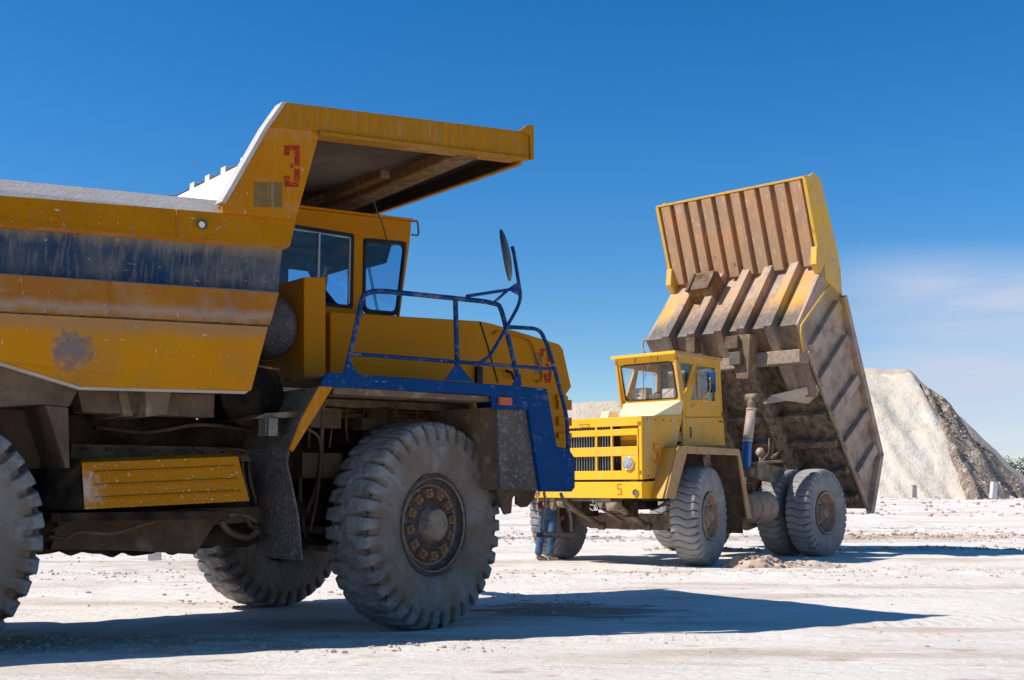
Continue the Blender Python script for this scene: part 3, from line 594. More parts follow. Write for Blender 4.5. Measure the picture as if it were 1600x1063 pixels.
def frame_ring(poly, y0, y1, t, name, mat, parent):
    """a closed rubber frame following a window outline in the (x,z) plane"""
    P = [Vector((x, 0, z)) for x, z in poly]; n = len(P); c = sum(P, Vector())/n
    ins = [p+(c-p).normalized()*t*1.4 for p in P]
    mb = MB(); vs = []
    for i in range(n):
        vs += [(P[i].x, y0, P[i].z), (P[i].x, y1, P[i].z), (ins[i].x, y0, ins[i].z), (ins[i].x, y1, ins[i].z)]
    fs = []
    for i in range(n):
        a = 4*i; b = 4*((i+1) % n)
        fs += [(a, b, b+2, a+2), (a+1, a+3, b+3, b+1), (a, a+1, b+1, b), (a+2, b+2, b+3, a+3)]
    mb.add(vs, fs); return mb.build(name, mat, parent)
def rounded(poly, f=.12, k=4):
    P = [Vector((x, 0, z)) for x, z in poly]; n = len(P); out = []
    for i in range(n):
        a = P[i].lerp(P[i-1], min(.45, f/(P[i]-P[i-1]).length)); b = P[i].lerp(P[(i+1) % n], min(.45, f/(P[i]-P[(i+1) % n]).length))
        for j in range(k+1):
            t = j/k; q = a.lerp(P[i], t).lerp(P[i].lerp(b, t), t); out.append((q.x, q.z))
    return out
W1 = [(TL[0]+.06, w1t[1]-.0), (w1t[0], w1t[1]), (w1t[0], w1b[1]), (TL[0]+.06, w1b[1])]
for y0, y1 in ((cab_y0-.012, cab_y0+.03), (cab_y1-.03, cab_y1+.012)):
    wf = frame_ring(rounded(W1, .04, 2), y0, y1, .04, 'window_frame', 'black', cab)
    ym = (y0+y1)/2
    mb = MB(); mb.prism([(W1[0][0]+.02, W1[0][1]-.02), (W1[1][0]-.02, W1[1][1]-.02), (W1[2][0]-.02, W1[2][1]+.02), (W1[3][0]+.02, W1[3][1]+.02)], ym-.003, ym+.003); mb.build('pane', 'glass', wf)
    mb = MB(); xm = cz(498, 400)[0]
    mb.box(xm-.012, xm+.012, y0, y1-.01, w1b[1]+.03, w1t[1]-.05); mb.box(w1t[0]-.06, w1t[0]-.045, y0, y1-.01, w1b[1]+.05, w1t[1]-.05); mb.box(xm-.4, w1t[0]-.045, y0, y1-.01, w1t[1]-.055, w1t[1]-.045); mb.build('sliding_track', 'alu', wf)
    wf = frame_ring(rounded(w2, .09, 4), y0, y1, .035, 'window_frame', 'black', cab)
    c = [((w2[0][0]+w2[2][0])/2, (w2[0][1]+w2[2][1])/2)]*4
    mb = MB(); mb.prism([(p[0]*.95+q[0]*.05, p[1]*.95+q[1]*.05) for p, q in zip(w2, c)], ym-.003, ym+.003); mb.build('pane', 'glass', wf)
# windscreen
mb = MB(); mb.prism([(BR[0]-.035, BR[1]-.02), (BR[0]-.03, BR[1]-.02), (TR[0]-.03, w2[1][1]+.02), (TR[0]-.035, w2[1][1]+.02)], cab_y0+.06, cab_y1-.06); mb.build('windscreen', 'glass', cab)
mb = MB()
for y0, y1 in ((.25, .75), (.55, 1.25)):
    mb.tube([(BR[0]+.03, y0, BR[1]), (TR[0]-.05, y1-.1, BR[1]+.75)], .008, 6)
    mb.tube([(BR[0]+.05, y0+.1, BR[1]+.1), (TR[0]-.02, y1, BR[1]+.8)], .006, 6)
mb.build('windscreen_wiper', 'black', cab)
mb = MB(); mb.tube(arc([(TR[0], cab_y0-.01, zt-.16), (TR[0]+.1, cab_y0-.01, zt-.16), (TR[0]+.08, cab_y0-.01, zt+.02), (TR[0]-.0, cab_y0-.01, zt-.0)], 5, .3), .012, 8); mb.build('grab_handle', 'brownlite', cab)
# interior: sun visor, seat, dash, wheel
mb = MB()
mb.prism([(TR[0]-.12, w2[1][1]+.05), (TR[0]-.10, w2[1][1]+.05), (TR[0]-.18, w2[1][1]-.23), (TR[0]-.2, w2[1][1]-.23)], .05, .85)
mb.prism([(TR[0]-.12, w2[1][1]+.05), (TR[0]-.10, w2[1][1]+.05), (TR[0]-.18, w2[1][1]-.17), (TR[0]-.2, w2[1][1]-.17)], .95, 1.65)
mb.build('sun_visor', 'int', cab)
mb = MB(); mb.prism([(BR[0]-.06, BR[1]+.02), (BR[0]-.3, BR[1]+.06), (BR[0]-.42, BR[1]-.1), (BR[0]-.4, 2.7), (BR[0]-.06, 2.7)], cab_y0+.06, cab_y1-.06)
mb.prism([(BR[0]-.15, BR[1]+.0), (BR[0]-.38, BR[1]+.02), (BR[0]-.34, BR[1]+.19), (BR[0]-.2, BR[1]+.15)], .4, 1.0); mb.build('dashboard', 'int', cab, bevel=.03)
mb = MB(); mb.box(TL[0]+.05, TR[0]-.08, cab_y1-.07, cab_y1-.055, w1t[1]-.10, TL[1]-.05); mb.box(w1t[0]-.03, w2[0][0]+.03, cab_y1-.07, cab_y1-.055, 2.7, w1t[1]-.101); mb.box(TL[0]+.05, BR[0]-.1, cab_y1-.07, cab_y1-.055, 2.62, BR[1]+.0); mb.build('wall_lining', 'int', cab)
mb = MB(); mb.prism([(TL[0]+.06, TL[1]-.03), (TR[0]-.06, TR[1]-.03), (TR[0]-.06, TR[1]-.05), (TL[0]+.06, TL[1]-.05)], cab_y0+.055, cab_y1-.055); mb.build('headliner', 'int', cab)
mb = MB(); mb.box(TL[0]+.1, BR[0]-.1, cab_y0+.06, cab_y1-.06, 2.6, 2.66); mb.build('cab_floor', 'int', cab)
mb = MB(); sx_ = A.Y(497, 418, .55)[0]-.07
mb.box(sx_-.22, sx_+.25, .3, .8, 2.9, 3.05); mb.prism([(sx_-.34, 2.95), (sx_-.18, 2.95), (sx_-.2, 3.6), (sx_-.32, 3.6)], .3, .8); mb.build('driver_seat', 'int', cab, bevel=.03)
mb = MB(); mb.tube([(.02+.17*math.cos(R(a))*.5, .8+.22*math.sin(R(a)), 3.32+.17*math.cos(R(a))) for a in range(0, 361, 20)], .014, 8); mb.tube([(.02, .8, 3.32), (.25, .8, 3.0)], .02, 8); mb.build('steering_wheel', 'int', cab)

# ---------------- hood, yellow column, deck
mb = MB()
hp = [A.xz(*p, -.75) for p in ((516, 487.5), (750, 502), (770, 506), (874, 538), (880, 546), (893, 605), (885, 616), (887, 700), (760, 700), (516, 640))]
mb.prism(hp, -.75, -.26)
hood = mb.build('hood', 'yellow_clean', t3, bevel=.012)
mb = MB(); hx = hp[3][0]
mb.prism([(BR[0]+.05, hp[1][1]-.02), (hp[2][0], hp[2][1]-.015), (hp[3][0], hp[3][1]-.01), (hp[5][0]-.01, hp[5][1]), (hp[6][0]-.01, hp[6][1]), (hp[7][0]-.01, hp[7][1]), (BR[0]+.05, hp[8][1])], -.25, 1.1); mb.build('hood_centre', 'yellow_clean', hood, bevel=.012)
mb = MB()
for (a0, a1) in (((870, 618), (887, 626)), ((872, 624), (893, 641)), ((872, 652), (893, 666)), ((872, 676), (893, 686))):
    p = A.xz(*a0, -.78); q = A.xz(*a1, -.78); mb.box(p[0], q[0], -.79, 1.1, q[1], p[1])
mb.build('radiator_slat', 'yellow_clean', hood, bevel=.006)
mb = MB(); mb.tube([A.Y(*p, -.757) for p in ((750, 503), (762, 540), (778, 598))], .008, 6); mb.build('hood_seam', 'black', hood)
mb = MB(); mb.tube(arc([A.Y(*p, -.775) for p in ((772, 523), (778, 517), (829, 530), (838, 556), (849, 585), (846, 597), (838, 597))], 4, .3), .012, 6); mb.build('hood_handle', 'yellow_clean', hood)
mb = MB(); mb.box(1.42, 1.5, -.8, -.75, 2.6, 2.8); mb.tube([A.Y(790, 579, -.8), A.Y(800, 583, -.85), A.Y(803, 592, -.8)], .02, 6); mb.build('hood_latch', 'black', hood)
number(hood, 'number_marking', A, -.752, [(845, 545, 857, 549), (845, 549, 849, 557), (855, 549, 859.5, 566), (853, 568, 857, 573), (857, 573, 861.5, 594), (852, 592, 860, 598), (850.5, 584, 854.5, 594)], 'red')
number(hood, 'faded_patch', A, -.7515, [(834, 551, 847, 585)], 'patch', th=.001)
mb = MB()
ca, cb = A.xz(475, 433, -1.2), A.xz(509, 433, -1.2); cc, cd = A.xz(475, 594, -1.2), A.xz(509, 590, -1.2)
mb.prism([ca, cb, cd, cc], -1.2, -.55)
colm = mb.build('air_intake_column', 'yellow_clean', t3, bevel=.008)
mb = MB()
dz = A.Y(505, 583, -2.05)[2]; dl = A.Y(505, 583, -2.05)[0]
mb.box(dl, 1.15, -2.02, -.76, dz-.03, dz)
deck = mb.build('walkway_deck', 'brown', t3)
mb = MB()
dk = [A.xz(*p, -2.05) for p in ((512, 582), (818, 604), (826, 641), (769, 639), (766, 618), (500, 604), (502, 596))]
mb.prism(dk, -2.06, -2.02)
bd = mb.build('deck_edge', 'blue', deck, bevel=.006)
mb = MB()
mb.prism([(p[0], p[1]-.0) for p in [A.xz(*p, -2.0) for p in ((520, 605), (765, 620), (768, 628), (520, 616))]], -2.015, -1.7)
mb.prism([(p[0], p[1]-.0) for p in [A.xz(*p, -1.6) for p in ((530, 618), (775, 628), (775, 640), (530, 630))]], -1.1, -.8)
mb.build('deck_underframe', 'brownlite', deck)
mb = MB(); mb.prism([A.xz(*p, -2.065) for p in ((695, 594), (714, 567), (739, 597))], -2.075, -2.06)
mb.prism([A.xz(*p, -2.065) for p in ((536, 585), (541, 566), (547, 566), (560, 586))], -2.075, -2.06)
mb.prism([A.xz(*p, -2.065) for p in ((800, 602), (808, 585), (813, 585), (813, 604))], -2.075, -2.06); mb.build('gusset', 'blue', bd)
mb = MB(); mb.prism([A.xz(*p, -2.08) for p in ((780, 620), (800, 621.5), (800, 634), (780, 632.5))], -2.085, -2.055); mb.build('marker_lamp', 'orange', bd, bevel=.005)
# front blue fender and nose
mb = MB()
fp = [A.xz(*p, -2.05) for p in ((818.5, 604.5), (854.5, 607.5), (870, 698), (888, 701), (898, 716), (898, 762), (893, 768.5), (845, 768.5), (826, 645))]
mb.prism(fp, -2.055, -2.0)
fend = mb.build('front_fender', 'blue', t3, bevel=.006)
mb = MB(); q = [A.xz(*p, -1.8) for p in ((855, 606), (870, 697))]
mb.prism([(fp[1][0], fp[1][1]), (fp[2][0], fp[2][1]), (fp[2][0]-.03, fp[2][1]), (fp[1][0]-.03, fp[1][1])], -2.0, -.8)
mb.box(fp[4][0]-.03, fp[4][0], -2.0, 2.0, fp[5][1], fp[4][1]); mb.box(fp[7][0]+.1, fp[4][0]-.03, -2.0, 2.0, fp[3][1]-.04, fp[3][1]); mb.build('fender_front_face', 'blue', fend)
mb = MB(); mb.box(fp[4][0]-.2, fp[4][0]-.02, -2.057, -2.0, fp[5][1]+.02, fp[5][1]+.02+.22); mb.build('mud_smear_plate', 'blue', fend)
# mud guards behind the front fender
mb = MB(); mf = [A.xz(*p, -1.98) for p in ((775, 640), (826, 641), (849, 767), (780, 765))]; mb.prism(mf, -2.0, -1.96)
mg = mb.build('mud_guard', 'flap', t3)
mb = MB(); mf = [A.xz(*p, -1.3) for p in ((676, 636), (790, 640), (790, 700), (800, 800), (730, 800), (700, 690))]
v = [A.Y(775, 635, -1.97), A.Y(783, 766, -1.97), A.Z(672, 640, 2.15), A.Z(672, 640, 2.15)]
a_ = A.Y(776, 636, -1.97); b_ = A.Y(786, 766, -1.97); c_ = (a_[0]-.12, -.95, a_[2]); d_ = (b_[0]-.12, -.95, b_[2])
mb.add([a_, b_, d_, c_]+[(p[0]+.03, p[1], p[2]) for p in (a_, b_, d_, c_)], [(0, 1, 2, 3), (7, 6, 5, 4), (0, 4, 5, 1), (1, 5, 6, 2), (2, 6, 7, 3), (3, 7, 4, 0)])
mb.build('mud_guard_inner', 'brownlite', mg)
mb = MB(); mb.prism([A.xz(*p, -1.7) for p in ((775, 764), (836, 766), (833, 780), (822, 792), (815, 793), (806, 788), (806, 776), (802, 774), (799, 779), (797, 802), (788, 804), (778, 782))], -1.72, -1.68)
mb.build('tow_bracket', 'brown', t3)
# rear edge of the front wheel arch
mb = MB()
s1 = [A.Y(*p, -2.04) for p in ((498, 604), (520, 604), (478, 672), (457, 706), (452, 702), (470, 655))]
mb.prism([(p[0], p[2]) for p in s1], -2.05, -2.02)
arch = mb.build('wheel_arch_edge', 'yellow', t3)
mb = MB()
t_ = [(s1[0][0], s1[0][2]), (s1[5][0], s1[5][2]), (s1[4][0], s1[4][2])]
mb.prism(t_+[(x+.03, z-.01) for x, z in t_[::-1]], -2.02, -1.05)
mb.build('wheel_arch_sheet', 'flap', arch)
mb = MB()
xt, zt_ = s1[4][0], s1[4][2]; fb = A.Y(467, 876.5, -2.03)
prof = [(-2.02, zt_+.02), (-1.90, zt_-.13), (-1.92, zt_-.3), (-2.0, zt_-.6), (-2.05, fb[2])]
inn = [(-1.2, zt_), (-1.28, zt_-.12), (-1.27, zt_-.3), (-1.22, zt_-.6), (-1.2, fb[2]-.02)]
nS = 9; vs = []; fs = []
def lerp(a, b, t): return a+(b-a)*t
for i in range(len(prof)):
    for j in range(nS):
        t = j/(nS-1); y = lerp(prof[i][0], inn[i][0], t); z = prof[i][1]+(random.uniform(-.012, .012) if i == len(prof)-1 else 0)
        x = lerp(xt, fb[0], i/(len(prof)-1))+.02*math.sin(t*5+i*.6)
        vs.append((x, y, z))
for i in range(len(prof)-1):
    for j in range(nS-1): a = i*nS+j; fs.append((a, a+1, a+nS+1, a+nS))
mb.add(vs, fs); o = mb.build('rubber_mud_flap', 'flap', arch); sm = o.modifiers.new('thick', 'SOLIDIFY'); sm.thickness = .02
# work lamp on its bracket
mb = MB(); lp = A.Y(424, 668, -1.9)
mb.box(lp[0]-.06, lp[0]+.06, -1.95, -1.80, lp[2]-.08, lp[2]+.08)
lamp = mb.build('work_lamp', 'dark', t3, bevel=.012); mb = MB(); mb.box(lp[0]-.075, lp[0]-.062, -1.94, -1.79, lp[2]-.08, lp[2]+.08); mb.box(lp[0]-.06, lp[0]+.03, -1.965, -1.952, lp[2]-.08, lp[2]+.08); mb.build('lamp_lens', 'lampgrey', lamp)
mb = MB(); q = A.Y(385, 655, -1.75); r_ = A.Y(470, 648, -1.75); mb.prism([(q[0], q[2]), (q[0]+.12, q[2]+.05), (r_[0], r_[2]+.03), (r_[0], r_[2]-.03)], -1.9, -1.2); mb.build('lamp_bracket', 'brownlite', lamp)
# air cleaner drum, rounded tank, rod
mb = MB(); c = A.Y(396, 614, -1.5); mb.lathe([(.001, 0), (.30, 0), (.32, .02), (.32, .06), (.29, .08), (.29, .8), (.001, .8)], c=c, n=36); mb.lathe([(.26, -.012), (.25, -.02), (.24, -.012)], c=c, n=36); mb.build('air_cleaner', 'dark', t3)
mb = MB(); c = A.Y(412, 512, -.9); mb.lathe([(.001, -.34), (.2, -.31), (.29, -.22), (.33, -.1), (.33, .9), (.001, .9)], c=(c[0]-.02, c[1], c[2]), n=32); mb.build('hydraulic_tank', 'hubdark', t3)
mb = MB(); mb.tube([A.Y(398, 571, -1.7), A.Y(437, 578, -1.7)], .012, 6); mb.build('pull_rod', 'beam', t3)
# battery box
mb = MB()
bp_ = [A.Y(*p, -1.9) for p in ((130, 723), (375, 713), (387, 783), (130, 796))]
bt = [(bp_[0][0]+.03, -1.72, bp_[0][2]+.03), (bp_[1][0]-.04, -1.72, bp_[1][2]+.03)]
bb_ = [(bp_[3][0]+.0, -1.2, bp_[3][2]-.02), (bp_[2][0], -1.2, bp_[2][2]-.02)]
lo = [(bp_[0][0], -1.86, bp_[0][2]), (bp_[1][0], -1.86, bp_[1][2]), (bp_[2][0], -1.94, bp_[2][2]), (bp_[3][0], -1.94, bp_[3][2])]
vs = lo+[bt[0], bt[1], (bt[0][0], -1.2, bt[0][2]), (bt[1][0], -1.2, bt[1][2]), bb_[0], bb_[1]]
mb.add(vs, [(0, 1, 2, 3), (0, 4, 5, 1), (4, 6, 7, 5), (3, 2, 9, 8), (0, 3, 8, 6, 4), (1, 5, 7, 9, 2)])
def bpos(u, v, off=0):
    a0 = [lerp(lo[0][i], lo[1][i], u) for i in range(3)]; a1 = [lerp(lo[3][i], lo[2][i], u) for i in range(3)]
    p = [lerp(a0[i], a1[i], v) for i in range(3)]; p[1] -= off; return tuple(p)
for v in (.22, .50, .77):
    P = [bpos(.06, v-.03), bpos(.96, v-.03), bpos(.96, v+.03), bpos(.06, v+.03), bpos(.075, v-.01, .022), bpos(.945, v-.01, .022), bpos(.945, v+.01, .022), bpos(.075, v+.01, .022)]
    mb.add(P, [(4, 5, 6, 7), (0, 1, 5, 4), (1, 2, 6, 5), (2, 3, 7, 6), (3, 0, 4, 7)])
bc_ = bpos(0, .6)
M['battery'] = surf('battery_box_paint', YEL, [((.38, .125, .0), 'blotch', .9, .5, .2, .5), (WHITE, 'spot:%.2f,%.2f,%.2f,.10' % bc_, 22, .4, .08, .45), (WHITE, 'chips', 40, .68, .03, .8), (WHITE, 'chips', 90, .70, .03, .6), (MUD, 'blotch', 6, .66, .05, .4)]+CH, .5, .2, 30, spec=.12, bump2=.3, b2scale=3)
box = mb.build('battery_box', 'battery', t3, bevel=.01)
mb = MB()
e_ = [A.Y(*p, -1.9) for p in ((128, 722), (129, 797), (92, 800), (100, 770))]
mb.add([(bp_[0][0]-.01, -1.86, bp_[0][2]-.01), (bp_[3][0]-.01, -1.93, bp_[3][2]), (bp_[3][0]-.3, -1.5, bp_[3][2]), (bp_[0][0]-.1, -1.5, bp_[0][2]+.05), (bp_[0][0]-.01, -1.3, bp_[0][2]+.03), (bp_[3][0]-.01, -1.3, bp_[3][2])], [(0, 1, 2, 3), (3, 2, 5, 4), (0, 3, 4), (1, 5, 2)])
mb.box(bp_[3][0]-.2, bp_[2][0]-.1, -1.75, -1.25, bp_[3][2]-.10, bp_[3][2]-.03)
mb.build('battery_box_tray', 'dark', box)
# chassis: frame rails, engine, gearbox, skid, axle, hoses
mb = MB()
for s in (-1, 1): mb.prism([(-7.4, 1.25), (-5.2, 1.05), (1.5, 1.05), (1.9, 1.2), (1.9, 1.55), (-1, 1.6), (-7.4, 1.75)], s*.62-.08, s*.62+.08)
for x in (-6.2, -4.4, -3.2, -2.2, -.9, 1.2): mb.box(x-.1, x+.1, -.55, .55, 1.12, 1.5)
mb.build('chassis_frame', 'dark', t3, bevel=.01)
mb = MB()
mb.box(-3.9, -1.35, -.95, .9, .98, 2.05); mb.box(-1.35, 1.9, -.52, .52, 1.0, 2.4); mb.box(-3.7, -2.6, -1.3, -.9, .95, 1.2)
mb.box(-3.95, -2.2, .2, 1.5, .95, 2.1); mb.box(-4.0, -1.5, .3, .5, 1.6, 2.18)
bot = []
x = -4.05
while x < -1.35: bot.append((x, .86+random.uniform(-.035, .03)-.03*(abs(x+2.4) < .5))); x += .09
mb.prism(bot+[(-1.35, 1.15), (-4.05, 1.15)], -1.25, -1.15); mb.prism(bot+[(-1.35, 1.2), (-4.05, 1.2)], 1.0, 1.1)
mb.build('engine_and_gearbox', 'dark', t3)
mb = MB()
mb.prism([A.xz(*p, -1.25) for p in ((75, 858), (90, 805), (130, 800), (400, 792), (405, 815), (330, 820), (300, 866), (200, 860))], -1.32, -1.26)
mb.build('underbody_guard', 'brown', t3)
mb = MB()
mb.tube(curve([A.Y(*p, -1.6) for p in ((75, 838), (100, 842), (125, 832), (175, 834), (230, 818), (280, 807), (340, 805), (380, 805), (402, 816))]), .018, 8)
mb.tube(curve([A.Y(*p, -1.5) for p in ((80, 830), (110, 815), (150, 805), (200, 803), (260, 800))]), .014, 8)
mb.tube(curve([A.Y(*p, -1.5) for p in ((345, 815), (360, 832), (385, 840), (405, 830))]), .03, 8)
mb.tube(curve([A.Y(*p, -1.35) for p in ((385, 808), (392, 822), (404, 826))]), .022, 8)
mb.build('hydraulic_hose', 'brown', t3)
mb = MB()
mb.tube([(0, -1.15, .95), (0, 1.15, .95)], .15, 16); mb.box(-.22, .22, -.5, .5, .72, 1.05); mb.tube([(-.1, -1.1, .85), (-1.9, -.5, .95)], .06, 8)
mb.tube([(-4.65, -1.2, 1.03), (-4.65, 1.2, 1.03)], .28, 20); mb.lathe([(.001, -.45), (.35, -.4), (.5, -.1), (.5, .1), (.35, .4), (.001, .45)], c=(-4.65, 0, 1.03), n=28)
mb.build('axle', 'dark', t3)
mb = MB()
mb.tube([(.05, -.9, 1.1), (.0, -.95, 1.75)], .11, 16); mb.tube([(.0, -.95, 1.7), (-.05, -.98, 2.25)], .15, 16); mb.box(-.3, .25, -1.12, -.75, 2.0, 2.12)
mb.tube([(.05, .9, 1.1), (.0, .95, 2.25)], .13, 16)
mb.build('suspension_strut', 'brown', t3)
mb = MB(); rl = A.Y(110, 692, -1.1); rr_ = A.Y(425, 694, -1.1); mb.box(rl[0], rr_[0], -1.12, -1.0, rl[2]-.14, rl[2]-.01)
for i in range(9):
    xx = rl[0]+(rr_[0]-rl[0])*(i+.5)/9; mb.lathe([(.022, -.025), (.02, -.0), (.001, -.0)], c=(xx, -1.13, rl[2]-.05), n=6)
mb.build('frame_rail', 'brown', t3, bevel=.006)
mb = MB()
for px0, py0, px1, py1, rr__ in ((388, 700, 404, 800, .018), (378, 690, 390, 780, .012), (470, 720, 478, 840, .02), (486, 640, 482, 700, .016), (520, 620, 515, 700, .012), (545, 625, 543, 690, .014), (575, 628, 573, 676, .01), (655, 628, 652, 668, .012)):
    m_p = ((px0+px1)/2+random.uniform(-8, 8), (py0+py1)/2); mb.tube(curve([A.Y(px0, py0, -1.0), A.Y(*m_p, -1.05), A.Y(px1, py1, -1.0)]), rr__, 6)
mb.tube(curve([A.Y(*p, -1.25) for p in ((300, 700), (325, 712), (350, 702), (385, 706), (400, 722))]), .014, 6)
mb.tube(curve([A.Y(*p, -1.0) for p in ((150, 668), (230, 676), (310, 664), (385, 672), (430, 690))]), .02, 6)
mb.tube(curve([A.Y(*p, -1.25) for p in ((440, 590), (432, 640), (446, 700), (430, 760))]), .02, 6)
mb.build('brake_line', 'brown', t3)
mb = MB(); mb.box(-1.5, -1.1, -1.0, -.6, 1.3, 1.9); mb.box(-.75, -.45, -.95, -.62, 1.25, 1.6); mb.lathe([(.001, -.2), (.13, -.18), (.13, .18), (.001, .2)], c=(-.9, -.95, 1.2), axis='x', n=20); mb.lathe([(.001, -.02), (.16, -.02), (.16, .12), (.001, .12)], c=(-1.0, -.9, 1.75), n=24)
mb.build('air_tank', 'dark', t3, bevel=.02)
mb = MB(); mb.box(-1.0, -.55, -1.15, -.8, 1.5, 1.75); mb.box(-.95, -.6, -1.2, -1.0, 2.0, 2.2)
mb.tube(curve([A.Y(*p, -1.2) for p in ((505, 625), (503, 680), (500, 740), (480, 800))]), .02, 6); mb.tube(curve([A.Y(*p, -1.3) for p in ((480, 670), (500, 690), (498, 760), (485, 830))]), .014, 6); mb.tube(curve([A.Y(*p, -1.2) for p in ((620, 620), (618, 650), (622, 665))]), .012, 6)
mb.tube([A.Y(530, 650, -.9), A.Y(660, 650, -.9)], .03, 8)
mb.build('pipework', 'brown', t3)
# hanging access step
mb = MB()
mb.tube(curve([A.Y(*p, -1.95) for p in ((850, 769), (852, 785), (848, 812), (846, 830))]), .016, 6)
mb.tube(curve([A.Y(*p, -1.95) for p in ((876, 771), (884, 790), (891, 808), (892, 834))]), .018, 6)
stp = mb.build('access_step', 'hubtan', t3)
mb = MB(); p0 = A.Y(842, 836, -1.95); p1 = A.Y(893, 838, -1.95); mb.beam(p0, p1, .09, .05); mb.tube([(p0[0], -2.0, p0[2]+.01), (p1[0], -2.0, p1[2]+.01)], .032, 8); mb.build('step_tread', 'brownlite', stp, bevel=.008)
# railings and mirror
YR = -1.97
mb = MB()
def rt(pts, r=.022, f=.3, k=5, y=YR): mb.tube(arc([A.Y(*p, y) for p in pts], k, f), r, 8)
mb.smooth = False
rt([(540, 582), (549, 545), (569, 452), (757, 471), (782, 477), (812, 602)], .026, .18)
rt([(548, 553), (863, 577)], .020); rt([(711.5, 469), (714.5, 575)], .026)
rt([(793, 511), (843, 514), (858, 545), (886, 650), (888, 712)], .022, .28)
rail = mb.build('handrail', 'rail_blue', t3)
YM = -2.05
mb = MB()
rt([(742, 571), (765, 558), (815, 470), (803, 395), (800, 385)], .019, .2, y=YM); rt([(729, 463), (742, 461), (801, 452)], .017, y=YM); rt([(768, 476), (792, 455)], .015, y=YM)
mb.prism([A.xz(*p, YM) for p in ((793, 452), (806, 443), (811, 444), (812, 462))], YM-.012, YM+.012)
arm = mb.build('mirror_arm', 'rail_blue', t3)
mb = MB()
mb.lathe([(.001, .035), (.12, .03), (.2, .018), (.265, -.002), (.28, -.02), (.272, -.026), (.001, -.02)], n=44)
mir = mb.build('wing_mirror', 'mirrorback', t3)
mc = A.Y(792, 398.5, YM-.05); mir.location = mc
vd = Vector((-A.loc((0, 0, 1.4))[0]+mc[0], mc[1]-A.loc((0, 0, 1.4))[1], 0)).normalized()
ax = Vector((vd.y, -vd.x, 0))            # sideways to the sight line, towards the right of the photograph
nrm = (ax*math.cos(R(6))-vd*math.sin(R(6)))
nrm = (nrm*math.cos(R(9))+Vector((0, 0, 1))*math.sin(R(9))).normalized()
mir.rotation_mode = 'QUATERNION'; mir.rotation_quaternion = nrm.to_track_quat('Y', 'Z')
# wheels
wheel3(t3, (.14, -1.50, 1.035), R(14)); wheel3(t3, (.02, 1.50, 1.035), R(14), flip=True)
XW = -4.72
for y, fl in ((-1.72, False), (-1.02, False), (1.02, True), (1.72, True)): wheel3(t3, (XW, y, 1.035), 0, flip=fl, dish=.05)

# ================================================================== TRUCK 5 (far, body raised)
t5 = empty('dump_truck', tuple(B.o), B.ang)
tag(t5, 'older all yellow dump truck with its ribbed body tipped up and a red 5', 'dump truck', 'yellow quarry dump trucks')
HX = 1.40; HY0, HY1 = -1.26, 1.345
def b(px, py, y): return B.Y(px, py, y)
def bz(px, py, y): return B.xz(px, py, y)
def fz(px, py, x=HX): p = B.X(px, py, x); return (p[1], p[2])
# hood shell
hc = bz(1003, 650, HY1); hr = bz(1067, 648.5, HY1); hrb = bz(1047, 746, HY1); hcb = bz(1003, 749, HY1)
mb = MB()
mb.prism([(HX-.06, hc[1]), hr, hrb, (HX-.06, hcb[1])], HY1-.04, HY1)
mb.prism([(HX-.06, hc[1]), hr, hrb, (HX-.06, hcb[1])], HY0, HY0+.04)
hood5 = mb.build('hood', 'y5side', t5, bevel=.008)
mb = MB()
mb.prism([(HX-.06, hc[1]-.035), (HX-.06, hc[1]-.005), (.2, hc[1]-.005), (.2, hc[1]-.035)], HY0+.04, HY1-.04)
mb.build('hood_top', 'y5dust', hood5)
# radiator front: surround with openings
g_l = HY0
ytop = lambda py, px=950: fz(px, py)[1]
zt5 = hc[1]; zb5 = fz(1001, 749.5)[1]
rows = [(666.5, 671.5), (681.5, 698.5), (713, 734.5)]   # open bands, measured beside the right hand post
R_ = [(fz(940, a)[1], fz(940, b_)[1]) for a, b_ in ((667.5, 672), (682, 699), (713.5, 736))]
yo_r = fz(998, 700)[0]; yo_l = HY0+.12
y_s1 = fz(932, 700)[0]; y_s2 = fz(956, 700)[0]
mb = MB(); x0, x1 = HX-.055, HX
mb.box(x0, x1, HY0, yo_l, zb5, zt5); mb.box(x0, x1, yo_r, HY1, zb5, zt5)
zz = [zt5]+[v for r in R_ for v in r]+[zb5]
for i in range(0, 8, 2):
    mb.box(x0+.002*(i % 4), x1+(.02 if i in (2, 4, 6) else 0), yo_l, yo_r, zz[i+1], zz[i])
ya = fz(972, 720)[0]
mb.box(x0, x1+.018, ya, yo_r, R_[2][1], R_[2][0])
gr = mb.build('radiator_surround', 'y5', t5, bevel=.008)
mb = MB()
for yy in (y_s1, y_s2): mb.box(HX-.03, HX+.012, yy-.018, yy+.018, zb5+.05, R_[0][0]+.01)
mb.box(HX-.03, HX+.015, yo_r-.028, yo_r-.0, R_[2][1], R_[0][1]); mb.box(HX-.2, HX-.18, y_s2+.06, yo_r, R_[2][1], R_[1][1]+.13)
mb.box(HX-.2, HX-.18, y_s2+.06, yo_r, R_[2][1], R_[0][0]); mb.build('grille_bar', 'y5', gr, bevel=.004)
bb5_ = fz(1003, 779, HX+.05)[1]+.05
mb = MB(); y = yo_l+.02
while y < y_s2: mb.beam((HX-.07, y, zb5+.06), (HX-.07, y, R_[0][0]), .05, .012, up=(0, 1, 0)); y += .062
mb.build('radiator_shutter', 'alu', gr)
mb = MB(); mb.box(HX-.32, HX-.25, HY0+.06, HY1-.06, bb5_-.0, zt5-.05); mb.build('radiator_core', 'int', gr)
hl = fz(983.5, 724.5)
